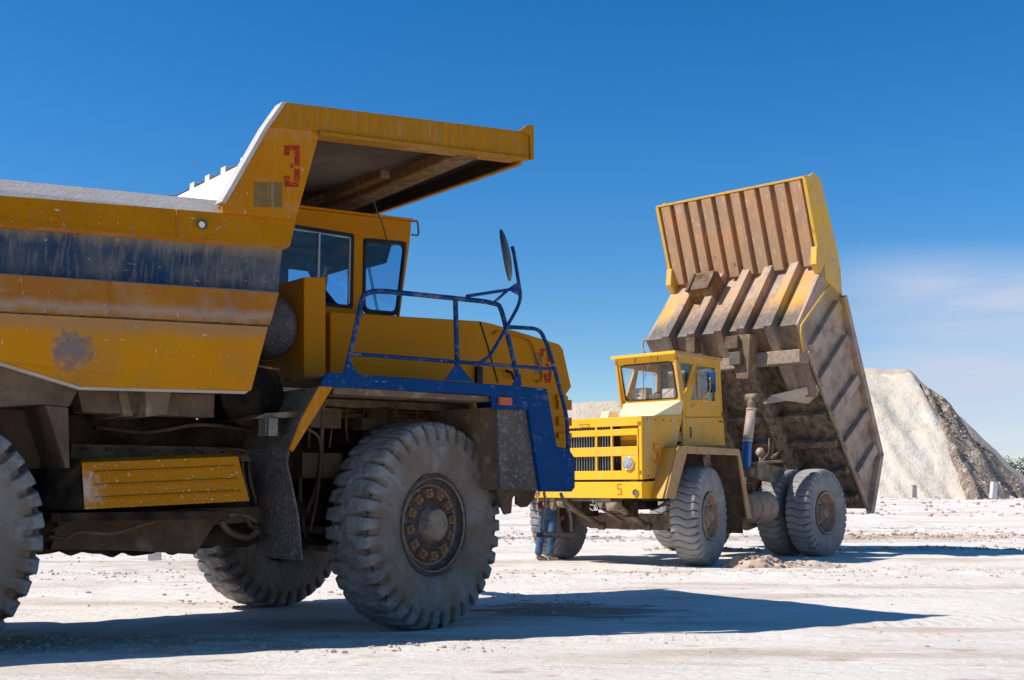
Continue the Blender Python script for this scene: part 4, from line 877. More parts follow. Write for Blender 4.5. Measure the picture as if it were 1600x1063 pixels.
for yy in (hl[0], 2*.04-hl[0]):
    mb = MB(); mb.lathe([(.118, .0), (.122, .05), (.112, .062), (.104, .05)], c=(HX, yy, hl[1]), axis='x', n=32); hh = mb.build('headlight', 'chrome', gr)
    mb = MB(); mb.lathe([(.105, .05), (.08, .062), (.04, .072), (.001, .075)], c=(HX, yy, hl[1]), axis='x', n=32); mb.build('headlight_lens', 'lens', hh)
mb = MB()
for yy in (HY0+.05, HY1-.05): mb.box(HX-.02, HX+.012, yy-.03, yy+.03, zt5-.16, zt5-.10); mb.box(HX-.02, HX+.012, yy-.03, yy+.03, zb5+.1, zb5+.16)
mb.tube(arc([(HX, .15, zt5-.11), (HX+.04, .15, zt5-.11), (HX+.04, -.05, zt5-.11), (HX, -.05, zt5-.11)], 3, .3), .01, 6)
mb.build('hood_catch', 'nut', gr)
mb = MB()
for i_ in range(5): qx = hr[0]+.15+i_*.24; mb.lathe([(.016, .0), (.014, .012), (.001, .012)], c=(qx, HY1, zt5-.05), n=6); mb.lathe([(.016, .0), (.014, .012), (.001, .012)], c=(qx-.1*(i_ == 0), HY1, zb5+.06), n=6)
mb.build('panel_bolt', 'nut', hood5)
# bumper
mb = MB(); bx0, bx1 = HX-.0, HX+.05
bt_ = fz(1003, 753, HX+.05)[1]; bb5 = fz(1003, 779, HX+.05)[1]
yl5 = fz(831, 779, HX+.05)[0]; yr5 = fz(1003, 779, HX+.05)[0]
mb.box(HX, HX+.05, yl5, yr5, bb5, bt_); qa = bz(1003, 753, yr5); qb = bz(1049, 750, yr5); qc = bz(1041, 779, yr5); qd = bz(1003, 779.5, yr5)
mb.prism([(HX+.0, qa[1]), (qb[0], qb[1]), (qc[0], qc[1]), (HX+.0, bb5)], yr5-.05, yr5-.001)
mb.prism([(HX+.0, qa[1]), (qb[0], qb[1]), (qc[0], qc[1]), (HX+.0, bb5)], yl5+.001, yl5+.05)
bum = mb.build('bumper', 'y5', t5, bevel=.008)
fl_ = fz(993.5, 770, HX+.05)
for yy in (fl_[0], yl5+(yr5-fl_[0])):
    mb = MB(); mb.lathe([(.065, 0), (.066, .02), (.055, .022), (.05, .008)], c=(HX+.052, yy, fl_[1]), axis='x', n=24); hh = mb.build('fog_lamp', 'rim5', bum)
    mb = MB(); mb.lathe([(.052, .006), (.03, .012), (.001, .014)], c=(HX+.052, yy, fl_[1]), axis='x', n=24); mb.build('fog_lamp_lens', 'nut', hh)
number(bum, 'number_marking', B, None, cr([(562, 838, 605, 850), (562, 850, 570, 885), (562, 885, 605, 896), (597, 896, 606, 945), (562, 942, 604, 953)], 6.644, 880, 630), 'red5', xplane=HX+.052)
number(hood5, 'number_marking', B, HY1+.002, cr([(932, 416, 986, 434), (932, 434, 950, 500), (950, 484, 984, 508), (965, 508, 988, 600), (940, 596, 982, 618)], 6.644, 880, 630), 'red5')
# cowl between hood top and windscreen
cw = [B.X(968, 650, 1.33), B.X(1067, 649, .14)]
wb_y0, wb_y1 = -.12, 1.30
wbx = .04; wbz = bz(1067, 626, wb_y1)[1]
mb = MB()
yA = fz(968, 650, 1.30)[0]
xL = b(968, 651, -.15)[0]
mb.add([(xL, -.15, zt5-.01), (1.0, HY1-.02, zt5+.0), (.14, HY1-.02, hr[1]+.005), (wbx, wb_y1, wbz), (wbx, wb_y0, wbz+.0)], [(0, 1, 2, 3, 4)])
o = mb.build('cowl', 'y5dust', t5); so = o.modifiers.new('thick', 'SOLIDIFY'); so.thickness = .03; so.offset = 0
mb = MB(); mb.prism([(.5, zt5-.1), (.1, zt5-.1), (.1, zt5+.2), (.38, zt5+.2)], -.36, -.17); mb.build('filter_box', 'y5dust', t5, bevel=.01)
# cab
ct = bz(1055, 551, wb_y1); crt = bz(1125, 563.5, wb_y1); crb = bz(1134, 697, wb_y1); 
wtz = ct[1]; wtx = ct[0]
mb = MB()
YC0, YC1 = -.12, 1.30
wsT = (wtx-.03, wtz-.20); wsB = (wbx, wbz)
def P5(px, py): return bz(px, py, YC1)
q1 = [P5(*p) for p in ((1062, 566), (1084, 569), (1072, 612), (1068, 618))]
q2 = [P5(*p) for p in ((1089, 571), (1118, 575), (1117, 628), (1080, 625))]
cT = P5(1059, 557); 
# side wall built round its two openings
sideparts = [
    [P5(1057, 552), P5(1125, 563.5), P5(1126, 577), P5(1118, 575), P5(1089, 571), P5(1084, 569), P5(1062, 566)],
    [P5(1084, 569), P5(1089, 571), P5(1080, 625), P5(1071, 624), P5(1070, 616), P5(1072, 612)],
    [P5(1118, 575), P5(1126, 577), P5(1128, 630), P5(1117, 628)],
    [P5(1068, 618), P5(1070, 616), P5(1071, 624), P5(1080, 625), P5(1117, 628), P5(1128, 630), P5(1133, 696), P5(1067, 697), P5(1067, 640)],
    [P5(1055, 556), P5(1062, 566), P5(1068, 618), P5(1067, 640), P5(1064, 630)]]
for poly in sideparts:
    mb.prism(poly, YC1-.04, YC1); mb.prism(poly, YC0, YC0+.04)
cab5 = mb.build('cab', 'y5side', t5, bevel=0)
mb = MB()
def wsP(u, v):
    """u across from the truck's right to its left, v up the windscreen plane"""
    x = lerp(wbx, wtx, v); z = lerp(wbz, wtz, v); return (x, lerp(YC0, YC1, u), z)
def quadbar(mb, u0, u1, v0, v1, t=.035):
    P = [wsP(u0, v0), wsP(u1, v0), wsP(u1, v1), wsP(u0, v1)]; Q = [(p[0]-t, p[1], p[2]+.005) for p in P]
    mb.add(P+Q, [(0, 1, 2, 3), (7, 6, 5, 4), (0, 4, 5, 1), (1, 5, 6, 2), (2, 6, 7, 3), (3, 7, 4, 0)])
quadbar(mb, 0, 1, 0, .06); quadbar(mb, 0, 1, .82, 1.0); quadbar(mb, 0, .075, .06, .82); quadbar(mb, .925, 1, .06, .82)
wsf = mb.build('windscreen_surround', 'y5', cab5, bevel=.012)
mb = MB(); P = [wsP(.07, .05), wsP(.93, .05), wsP(.93, .83), wsP(.07, .83)]; mb.add([(p[0]-.02, p[1], p[2]) for p in P]+[(p[0]-.024, p[1], p[2]) for p in P], [(0, 1, 2, 3), (7, 6, 5, 4), (0, 4, 5, 1), (1, 5, 6, 2), (2, 6, 7, 3), (3, 7, 4, 0)]); mb.build('windscreen', 'glass5', cab5)
ring = []
for u, v in ((.075, .06), (.925, .06), (.925, .82), (.075, .82)): ring.append(Vector(wsP(u, v)))
mb = MB(); rr = arc([ring[0].lerp(ring[1], .5), ring[1], ring[2], ring[3], ring[0], ring[0].lerp(ring[1], .5)], 5, .1); mb.tube([p+Vector((.004, 0, 0)) for p in rr], .014, 6); mb.build('windscreen_seal', 'black', wsf)
mb = MB(); rz = [(wtx+.05, wtz-.01), (crt[0]-.03, crt[1]-.0), (crt[0]-.03, crt[1]+.05), (wtx+.05, wtz+.04)]
mb.prism([(wtx+.06, wtz-.015), (crt[0]-.04, crt[1]-.005), (crt[0]-.04, crt[1]+.045), (wtx+.04, wtz+.035)], YC0-.05, YC1+.04)
mb.build('roof', 'fend5', cab5, bevel=.015)
mb = MB(); mb.prism([(wtx+.055, wtz-.03), (wtx+.075, wtz-.03), (wtx+.07, wtz+.03), (wtx+.05, wtz+.03)], YC0-.05, YC1+.04); mb.build('roof_front_edge', 'y5', cab5, bevel=.008)
mb = MB(); rb_ = crb[1]
mb.box(crt[0]+.02, crt[0]+.05, YC0+.04, YC1-.04, rb_, wbz-.05); mb.box(crt[0]+.02, crt[0]+.05, YC0+.04, YC1-.04, crt[1]-.14, crt[1]-.01)
for y0_, y1_ in ((YC0+.04, YC0+.2), (.5, .62), (YC1-.18, YC1-.04)): mb.box(crt[0]+.021, crt[0]+.049, y0_, y1_, wbz-.05, crt[1]-.14)
mb.box(crt[0]+.1, wbx-.05, YC0+.05, YC1-.05, rb_, rb_+.05)
mb.build('cab_rear_wall', 'int5', cab5)
# windows in the side
for ya_, yb_ in ((YC1-.022, YC1-.018), (YC0+.018, YC0+.022)):
    for q in (q1, q2):
        mb = MB(); mb.prism(q, ya_, yb_); mb.build('side_window', 'glass5', cab5)
mb = MB()
dd = [P5(*p) for p in ((1090, 570), (1121, 574), (1128, 640), (1129, 651), (1071, 651), (1072, 620))]
mb.tube([(x, YC1+.002, z) for x, z in dd+[dd[0]]], .009, 6)
mb.tube([(P5(1091, 577)[0], YC1+.003, P5(1091, 577)[1]), (P5(1092, 622)[0], YC1+.003, P5(1092, 622)[1])], .014, 6)
mb.tube([(q2[i % 4][0], YC1+.001, q2[i % 4][1]) for i in range(5)], .013, 6); mb.tube([(q1[i % 4][0], YC1+.001, q1[i % 4][1]) for i in range(5)], .013, 6)
dr = mb.build('door_frame', 'y5', cab5)
mb = MB(); p = P5(1126, 662); mb.tube([(p[0]+.06, YC1+.03, p[1]+.02), (p[0]-.03, YC1+.03, p[1]+.05)], .012, 6)
for px, py in ((1079, 612+60), (1079, 612+68)): pp = P5(px, py); mb.box(pp[0]-.02, pp[0]+.02, YC1, YC1+.02, pp[1]-.05, pp[1]+.05)
for i in (0, 1): pp = P5(1128, 588+i*60); mb.tube([(pp[0], YC1+.01, pp[1]-.05), (pp[0], YC1+.01, pp[1]+.05)], .016, 6)
mb.build('door_handle', 'nut', dr)
mb = MB(); zz_ = [P5(*p) for p in ((1071, 652), (1129, 652))]; mb.beam((zz_[0][0], YC1+.004, zz_[0][1]), (zz_[1][0], YC1+.004, zz_[1][1]), .012, .012); mb.build('door_seam', 'black', cab5)
mb = MB(); 
for y0_, y1_ in ((.15, .75),): 
    mb.tube([wsP(.62, .98), (wsP(.62, .98)[0]+.05, wsP(.62, .98)[1], wsP(.62, .98)[2]-.05), (wsP(.45, .5)[0]+.02, wsP(.45, .5)[1], wsP(.45, .5)[2])], .006, 6)
    mb.tube([(wsP(.46, .75)[0]+.02, wsP(.46, .75)[1], wsP(.46, .75)[2]), (wsP(.4, .2)[0]+.02, wsP(.4, .2)[1], wsP(.4, .2)[2])], .007, 6)
for u in (.35, .72): mb.tube([wsP(u, .96), (wsP(u-.02, .86)[0]+.02,)+wsP(u-.02, .86)[1:]], .007, 6)
mb.build('windscreen_wiper', 'nut', cab5)
# door mirror
mb = MB(); YM5 = YC1+.28
m0 = b(1080, 637, YC1); m1 = b(1108, 614, YM5); m2 = b(1110, 605, YM5); m3 = b(1109, 590, YM5)
mb.tube(arc([m0, m1, m2, m3], 3, .3), .013, 6); mb.tube([b(1096, 627, YC1), m1], .01, 6); ma = mb.build('mirror_bracket', 'y5', cab5)
c_ = b(1110, 597, YM5)
mb = MB(); mb.box(c_[0]-.04, c_[0]+.0, c_[1]-.08, c_[1]+.1, c_[2]-.20, c_[2]+.21); mb.build('door_mirror', 'rail_blue', cab5, bevel=.02)
# cargo behind the windscreen
def thing_box(name, label, cat, u, x, w, d, h, mat, grp='boxes behind the windscreen', rot=0):
    mb = MB(); mb.box(-d/2, d/2, -w/2, w/2, 0, h)
    o = mb.build(name, mat, None, bevel=.006); P = B.o+B.f*x+B.l*lerp(YC0, YC1, u); o.location = (P[0], P[1], wbz+.035); o.rotation_euler = (0, 0, B.ang+rot)
    tag(o, label, cat, grp); return o
mb = MB(); mb.box(wbx-.42, wbx-.05, YC0+.05, YC1-.05, wbz-.05, wbz+.03); mb.build('dashboard', 'int5', cab5, bevel=.01)
ob = thing_box('cardboard_box', 'open brown cardboard box with a white label at the left end of the dashboard', 'box', .22, wbx-.23, .34, .2, .27, 'carton')
mb = MB(); mb.box(.1, .104, -.09, .06, .06, .17); mb.build('label_sticker', 'white', ob); mb = MB(); mb.box(.1045, .106, -.06, .04, .10, .145); mb.build('label_print', 'cylblue', ob)
ob = thing_box('printed_carton', 'colourful printed carton standing in the middle of the dashboard', 'box', .70, wbx-.2, .27, .14, .22, 'paper')
ob = thing_box('dashboard_tray', 'dark open tray between the two boxes on the dashboard', 'tray', .48, wbx-.2, .24, .16, .13, 'flap', None)
mb = MB(); mb.lathe([(.001, 0), (.04, 0), (.04, .14), (.02, .16), (.001, .16)], axis='z', n=20); ob = mb.build('white_bottle', 'white'); P = B.o+B.f*(wbx-.16)+B.l*lerp(YC0, YC1, .86); ob.location = (P[0], P[1], wbz+.032); tag(ob, 'small white bottle at the right end of the dashboard', 'bottle')
mb = MB(); mb.box(-.95, -.5, .35, .85, 2.5, 2.9); mb.box(-1.02, -.88, .35, .85, 2.9, 3.3); mb.build('driver_seat', 'int', cab5, bevel=.03)
mb = MB(); mb.tube([(-.28+.1*math.cos(R(a)), .6+.21*math.sin(R(a)), 3.07+.16*math.cos(R(a))) for a in range(0, 361, 20)], .013, 8); mb.build('steering_wheel', 'int', cab5)
# fender, deck and rear flap on the near side, mirrored on the far side
YF = 1.66
mb = MB()
fq = [bz(*p, YF) for p in ((1059, 700), (1074, 697), (1073, 712), (1055, 779), (1040, 779))]
for s, e in ((1, 0), (-1, .1)):
    y0_, y1_ = sorted((s*(YF-.04), s*YF)); 
    if s < 0: y0_, y1_ = -1.80, -1.76
    mb.prism(fq, y0_, y1_)
    fr2 = [bz(*p, YF) for p in ((1074, 697), (1155, 702), (1156, 712), (1073, 709))]; mb.prism(fr2, y0_+.001, y1_+.001)
    fr3 = [bz(*p, YF) for p in ((1152, 703), (1156, 704), (1175, 810), (1168, 811))]; mb.prism(fr3, y0_+.002, y1_+.002)
fen = mb.build('front_fender', 'fend5', t5, bevel=.006)
mb = MB()
z_d = bz(1100, 699, YF)[1]; xf0 = fq[0][0]; xr0 = bz(1155, 703, YF)[0]
for s in (1, -1):
    y0_, y1_ = sorted((s*1.30, s*(1.65 if s > 0 else 1.77))); mb.box(xr0, xf0-.05, y0_, y1_, z_d-.04, z_d)
mb.build('fender_top', 'fend5', fen)
mb = MB()
for s in (1, -1):
    ya_, yb_ = sorted((s*1.35, s*(1.62 if s > 0 else 1.74)))
    mb.prism([(fq[0][0], z_d-.03), (fq[4][0]+.05, fq[4][1]), (fq[4][0]+.02, fq[4][1]), (fq[0][0]-.03, z_d-.03)], ya_, yb_)
mb.build('fender_inner', 'y5side', fen)
mb = MB()
r3 = bz(1154, 704, YF); r4 = bz(1171, 810, YF); r5_ = bz(1165, 834, 1.6)
for s in (1, -1):
    ya_, yb_ = sorted((s*1.0, s*(1.62 if s > 0 else 1.74)))
    mb.prism([(r3[0]-.0, r3[1]-.03), (r4[0]+.0, r4[1]), (r4[0]-.02, r4[1]), (r3[0]-.03, r3[1]-.03)], ya_, yb_)
    ya_, yb_ = sorted((s*1.05, s*(1.5)))
    mb.box(r4[0]-.02, r4[0], ya_, yb_, r5_[1], r4[1]+.0)
mb.build('mud_flap', 'brown', fen)
mb = MB(); mb.prism([(.75, z_d-.06), (-1.0, z_d-.06), (-1.15, 1.3), (-.9, 1.45), (.6, 1.45), (.85, 1.25)], .98, 1.02); mb.build('wheel_housing', 'dark', fen)
# wheels
wheel5(t5, (-.12, 1.50, .895), R(14), flip=True); wheel5(t5, (0, -1.76, .895), R(14))
XR5 = -4.2
wheel5(t5, (XR5, 1.68, .895), 0, flip=True, deep=.12); wheel5(t5, (XR5, .98, .895), 0, flip=True); wheel5(t5, (XR5, -1.1, .895), 0); wheel5(t5, (XR5, -1.75, .895), 0, deep=.12)
# chassis, axles
mb = MB()
for s in (-1, 1): mb.prism([(1.35, 1.2), (1.35, 1.5), (-2, 1.55), (-5.0, 1.5), (-5.0, 1.2), (-2, 1.12)], s*.55-.07, s*.55+.07)
for x in (1.1, .6, -.9, -1.9, -2.9, -4.2, -4.9): mb.box(x-.09, x+.09, -.48, .48, 1.16, 1.46)
ch = mb.build('chassis_frame', 'frame5', t5, bevel=.01)
mb = MB(); mb.prismx([(-1.25, .98), (-1.25, .78), (-.9, .62), (.9, .62), (1.25, .78), (1.25, .98), (.8, .92), (-.8, .92)], -.12, .12)
mb.tube([(.6, -.35, 1.1), (.62, .3, .78)], .04, 8); mb.build('front_axle', 'frame5', t5, bevel=.02)
mb = MB(); mb.tube([(XR5, -1.2, .9), (XR5, 1.2, .9)], .22, 18); mb.lathe([(.001, -.4), (.3, -.34), (.42, 0), (.3, .34), (.001, .4)], c=(XR5, 0, .9), n=24); mb.build('rear_axle', 'frame5', t5)
# towing eyes and suspension arms under the bumper
mb = MB()
for px in (853, 940): 
    p0 = B.X(px+5, 779, HX-.05)
    y = p0[1]
    mb.prismx([(y-.16, bb5+.02), (y+.16, bb5+.02), (y+.13, bb5-.2), (y+.09, bb5-.24), (y+.04, bb5-.19), (y+.02, bb5-.05), (y-.02, bb5-.05), (y-.05, bb5-.17), (y-.1, bb5-.2), (y-.14, bb5-.14)], HX-.12, HX-.02)
mb.build('towing_eye', 'frame5', bum, bevel=.015)
mb = MB()
for p0_, p1_ in (((880, 785), (940, 822)), ((962, 789), (1012, 823))):
    a_ = B.X(*p0_, HX-.1); c_ = B.X(*p1_, .35); mb.tube([a_, lerp(np.array(a_), np.array(c_), .15), c_], [.10, .065, .05], 12); mb.lathe([(.001, -.1), (.1, -.08), (.1, .08), (.001, .1)], c=a_, n=16)
    mb.lathe([(.001, -.08), (.075, -.06), (.075, .06), (.001, .08)], c=c_, n=14)
mb.build('suspension_arm', 'frame5', t5)
mb = MB()
for px in (926, 988): p = B.X(px, 800, .9); mb.box(.85, 1.0, p[1]-.1, p[1]+.1, .88, 1.3)
mb.tube(curve([B.X(*p, .8) for p in ((1000, 782), (1010, 792), (1022, 795), (1036, 788), (1044, 780))]), .025, 6); mb.tube(curve([B.X(*p, .8) for p in ((975, 780), (985, 790), (1005, 792))]), .02, 6)
mb.box(-.3, .9, -.45, .45, 1.0, 1.5); mb.build('front_linkage', 'dark', t5)
rk = MB(); 
for i in range(46):
    p = B.X(929+random.gauss(0, 3.2), 789+random.uniform(-9, 9), HX-.1+random.uniform(-.06, .04)); r_ = random.uniform(.008, .022)
    rk.lathe([(.001, -r_), (r_*.8, -r_*.5), (r_, .1*r_), (r_*.6, r_*.7), (.001, r_)], c=p, n=6)
tag(rk.build('coiled_chain', 'white_dust', bum), None)
# side tank
mb = MB(); tc_ = b(1186, 790, 1.42); tx0 = -1.75; tx1 = -2.72; tr = .31
mb.lathe([(.001, tx0), (tr, tx0), (tr, tx1+.06), (tr*.93, tx1+.02), (tr*.6, tx1-.03), (.001, tx1-.045)], c=(0, 1.38, 1.03), axis='x', n=40); tk = mb.build('fuel_tank', 'rim5', t5)
mb = MB(); mb.lathe([(tr+.004, -2.0), (tr+.012, -2.02), (tr+.012, -2.07), (tr+.004, -2.09)], c=(0, 1.38, 1.03), axis='x', n=40); mb.build('tank_strap', 'frame5', tk)
mb = MB(); mb.box(-1.8, -1.5, 1.15, 1.45, 1.36, 1.5); mb.tube(curve([(-1.5, 1.5, 1.35), (-1.7, 1.55, 1.4), (-1.9, 1.5, 1.3), (-2.0, 1.45, 1.36)]), .05, 8); mb.box(-2.1, -1.2, .7, 1.1, .9, 1.6); mb.build('valve_block', 'dark', t5, bevel=.01)
# hoist ram
r0 = b(1166, 733, 1.15); r1 = b(1168, 690, 1.15); r2 = b(1174, 640, 1.15); r3_ = b(1175, 622, 1.15)
mb = MB(); mb.tube([r1, r2], .098, 20); mb.tube([(r2[0], r2[1], r2[2]-.02), (r2[0], r2[1], r2[2]+.03)], .108, 20); mb.tube([(r1[0], r1[1], r1[2]-.0), (r1[0], r1[1], r1[2]+.05)], .106, 20)
ram = mb.build('hoist_cylinder', 'tube_grey', t5)
mb = MB(); mb.smooth = False; mb.beam(r0, r1, .15, .15, up=(0, 1, 0)); mb.build('ram_stage', 'cylblue', ram, bevel=.035)
mb = MB(); mb.tube([r2, (r2[0], r2[1], r2[2]+.05), (r3_[0], r3_[1], r3_[2]-.03), r3_], [.07, .085, .085, .07], 14); mb.lathe([(.001, -.13), (.09, -.12), (.09, .12), (.001, .13)], c=r3_, n=16); mb.lathe([(.001, -.15), (.10, -.14), (.10, .14), (.001, .15)], c=(r0[0], r0[1], r0[2]-.06), n=16); mb.build('ram_eye', 'frame5', ram)
mb = MB(); c = b(1188, 707, .5); mb.lathe([(.001, -.105), (.05, -.09), (.09, -.045), (.1, 0), (.09, .045), (.05, .09), (.001, .105)], c=c, axis='z', n=24); mb.tube([c, (c[0], c[1], c[2]-.25)], .03, 8); mb.build('accumulator', 'tube_grey', t5)
mb = MB()
u0, u1 = b(1202, 685, .9), b(1208, 685, .9)
mb.tube([b(1201, 718, .9), u0, u1, b(1206, 718, .9)], .018, 6); mb.tube([b(1190, 722, .9), b(1202, 708, .9)], .025, 6); mb.tube([b(1206, 716, .9), b(1216, 708, .9)], .03, 6)
mb.beam(b(1178, 724, 1.2), b(1218, 721, 1.2), .18, .05); mb.beam(b(1180, 735, 1.2), b(1222, 745, 1.0), .12, .35)
mb.build('rear_frame_bracket', 'frame5', t5)
mb = MB(); mb.box(-3.1, -2.2, -.6, .85, 1.1, 1.5); mb.box(-4.6, -3.1, -.7, .7, 1.3, 1.7); mb.build('gearbox_and_hinge_frame', 'brown', t5, bevel=.02)

# ---------------- raised body
YB1, YB0 = 1.90, -1.95
def c5(px, py, y=YB1): return B.xz(px, py, y)
T_ = c5(1287, 413); M_ = c5(1246, 507); B_ = c5(1262, 549)
G1 = c5(1282, 604); G2 = c5(1319, 699); G3 = c5(1356, 795); G4 = c5(1358, 803)
O0 = c5(1312, 419); O1 = c5(1315, 462); O2 = c5(1373, 711)
K0 = c5(1262, 276); K1 = c5(1270, 270); K2 = c5(1281, 279)
def off(p, q, d):
    v = np.array([q[0]-p[0], q[1]-p[1]]); n = np.array([-v[1], v[0]])/np.linalg.norm(v); return n*d
# side plates
mb = MB()
sp5 = [T_, c5(1291, 436), O0, O1, O2, G4, G3, G2, G1, B_, M_]
mb.prism(sp5, YB1-.05, YB1); mb.prism(sp5, YB0, YB0+.05)
body5 = mb.build('dump_body', 'side5', t5)
# rail flange along the outer edge and ribs, standing proud
def band(p, q, w, y0_, y1_, mb, side=1, w2=None):
    v = np.array([q[0]-p[0], q[1]-p[1]], float); n = np.array([-v[1], v[0]])/np.linalg.norm(v)*side
    w2 = w if w2 is None else w2
    mb.prism([tuple(p), tuple(q), tuple(np.array(q)+n*w2), tuple(np.array(p)+n*w)], y0_, y1_)
mb = MB()
for y0_, y1_ in ((YB1, YB1+.13), (YB0-.13, YB0)):
    band(O1, O2, .17, y0_, y1_, mb, 1); band(O2, G4, .15, y0_, y1_, mb, 1); 
mb.build('body_rail', 'side5', body5, bevel=.012)
mb = MB()
for y0_, y1_ in ((YB1, YB1+.05), (YB0-.05, YB0)):
    band(B_, G1, .06, y0_, y1_, mb, 1); band(G1, G2, .06, y0_, y1_, mb, 1); band(G2, G3, .06, y0_, y1_, mb, 1)
mb.build('floor_edge_strip', 'side5', body5)
ribs5 = [((1306, 476), (1264, 546)), ((1319, 530), (1277, 598)), ((1335, 592), (1296, 650)), ((1350, 647), (1315, 698)), ((1362, 700), (1336, 745))]
for a_, c_ in ribs5:
    p = np.array(c5(*a_)); q = np.array(c5(*c_)); v = (q-p)/np.linalg.norm(q-p); n = np.array([-v[1], v[0]])*.11
    mb = MB()
    for ys in ((YB1, YB1+.125), (YB0-.125, YB0)): mb.prism([tuple(p-n), tuple(q-n), tuple(q+n), tuple(p+n)], *ys)
    mb.build('side_rib', 'side5', body5, bevel=.012)
# headboard (sloped plate M_-T_), lower front face (B_-M_), floor (B_-G3)
def slabp(poly, t, y0_, y1_, mb):
    """plate following a chain of (x,z) points, thickness inward"""
    for p, q in zip(poly[:-1], poly[1:]):
        v = np.array([q[0]-p[0], q[1]-p[1]], float); n = np.array([-v[1], v[0]])/np.linalg.norm(v)*t
        mb.prism([tuple(p), tuple(q), (q[0]+n[0], q[1]+n[1]), (p[0]+n[0], p[1]+n[1])], y0_, y1_)
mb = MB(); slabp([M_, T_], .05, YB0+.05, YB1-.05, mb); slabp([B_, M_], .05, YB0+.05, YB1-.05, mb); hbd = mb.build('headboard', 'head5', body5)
mb = MB(); slabp([G3, G2, G1, B_], .06, YB0+.05, YB1-.05, mb); flr = mb.build('floor_plate', 'belly5', body5)
# canopy: plate from T_ to K0
mb = MB(); slabp([T_, K0], .04, YB0+.03, YB1-.03, mb); can = mb.build('canopy', 'can5', body5)
mb = MB()
v = np.array([K0[0]-T_[0], K0[1]-T_[1]]); Lc = np.linalg.norm(v); v = v/Lc; nf = np.array([v[1], -v[0]])   # nf faces forward (towards the cab)
for k_, y in enumerate(np.linspace(YB0+.24, YB1-.24, 10)):
    w_ = .122+.012*math.sin(k_*2.3)
    p = np.array(T_)+v*.02; q = np.array(T_)+v*(Lc-.03)
    mb = MB(); mb.prism([tuple(p), tuple(q), tuple(q+nf*.15), tuple(p+nf*.17)], y-w_, y+w_); mb.build('canopy_rib', 'can5', can, bevel=.006)
mb = MB(); q = np.array(T_)+v*(Lc-.0)
mb.prism([tuple(q-v*.02), tuple(q+v*.03), tuple(q+v*.03+nf*.16), tuple(q-v*.02+nf*.16)], YB0, YB1); mb.build('canopy_top_edge', 'edge5', can, bevel=.008)
# canopy cheeks
mb = MB()
ck = [c5(1261, 276), c5(1270, 270), c5(1281, 279), c5(1306, 385), c5(1312, 419), c5(1315, 462), c5(1298, 446), c5(1289, 437), c5(1287, 413)]
mb.prism(ck, YB1-.03, YB1+.02); mb.prism(ck, YB0-.02, YB0+.03)
chk = mb.build('canopy_cheek', 'edge5', can, bevel=.008)
mb = MB()
pp = [np.array(K0)+nf*.16, np.array(K0), np.array(T_), np.array(T_)+nf*.16]
mb.prism([tuple(p) for p in pp], YB1-.05, YB1+.021); mb.prism([tuple(p) for p in pp], YB0-.021, YB0+.05); 
mb.build('canopy_side_lip', 'edge5', can)
mb = MB()
v2 = np.array([M_[0]-T_[0], M_[1]-T_[1]]); L2 = np.linalg.norm(v2); v2 = v2/L2; n2 = np.array([-v2[1], v2[0]])
if n2[0] < 0: n2 = -n2
gq = [np.array(T_)+v*.42, np.array(T_)-n2*.0, np.array(T_)+v2*.30, np.array(T_)+v2*.27+n2*.25, np.array(T_)+v*.42+nf*.2]
mb.prism([tuple(p) for p in gq], YB1-.12, YB1+.022); mb.prism([tuple(p) for p in gq], YB0-.022, YB0+.12); mb.build('corner_gusset', 'edge5', can, bevel=.01)
# headboard ribs, each bent over the knee M_ and running down the lower face
hy = [1.08, .40, -.25, -.93, -1.5]
px_r = [(1203, 510), (1161, 514), (1125, 518), (1083, 522), (1044, 525)]
hy = [B.X(px, py, M_[0]+.1)[1] for px, py in px_r]
nB = np.array([-(M_[1]-B_[1]), (M_[0]-B_[0])]); nB = nB/np.linalg.norm(nB)
if nB[0] < 0: nB = -nB
nk = (n2+nB); nk = nk/np.linalg.norm(nk)*.23
for y in hy:
    mb = MB(); w_ = .10
    mb.prism([tuple(np.array(T_)+v2*.03), tuple(np.array(M_)), tuple(np.array(M_)+nk), tuple(np.array(T_)+v2*.03+n2*.21)], y-w_, y+w_)
    mb.prism([tuple(np.array(M_)), tuple(np.array(B_)), tuple(np.array(B_)+nB*.2), tuple(np.array(M_)+nk)], y-w_+.001, y+w_-.001)
    mb.build('headboard_rib', 'head5', hbd, bevel=.01)
mb = MB(); mb.prism([tuple(np.array(T_)-v2*.01), tuple(np.array(T_)+v2*.05), tuple(np.array(T_)+v2*.05+n2*.08), tuple(np.array(T_)+n2*.08)], YB0+.06, YB1-.06); mb.build('headboard_top_strip', 'can5', hbd)
# rubbing block bolted high on the headboard
bc = B.X(1104, 441, T_[0]+.45); cx_, cz_ = T_[0]*.78+M_[0]*.22, T_[1]*.78+M_[1]*.22
P0 = np.array([cx_, cz_])
bl = [P0-v2*.15, P0+v2*.38, P0+v2*.34+n2*.40, P0-v2*.17+n2*.46]
mb = MB(); yb_ = bc[1]; mb.prism([tuple(p) for p in bl], yb_-.33, yb_+.33); blk = mb.build('stop_block', 'beam', hbd, bevel=.02)
mb = MB(); f0 = P0+n2*.43
for dy in (-.26, .26): mb.prism([tuple(P0-v2*.12+n2*.455), tuple(P0+v2*.42+n2*.40), tuple(P0+v2*.42+n2*.46), tuple(P0-v2*.12+n2*.50)], yb_+dy-.04, yb_+dy+.04)
mb.prism([tuple(P0-v2*.10+n2*.45), tuple(P0+v2*.36+n2*.40), tuple(P0+v2*.36+n2*.415), tuple(P0-v2*.10+n2*.465)], yb_-.22, yb_+.22)
mb.build('block_plate', 'brown', blk, bevel=.006)
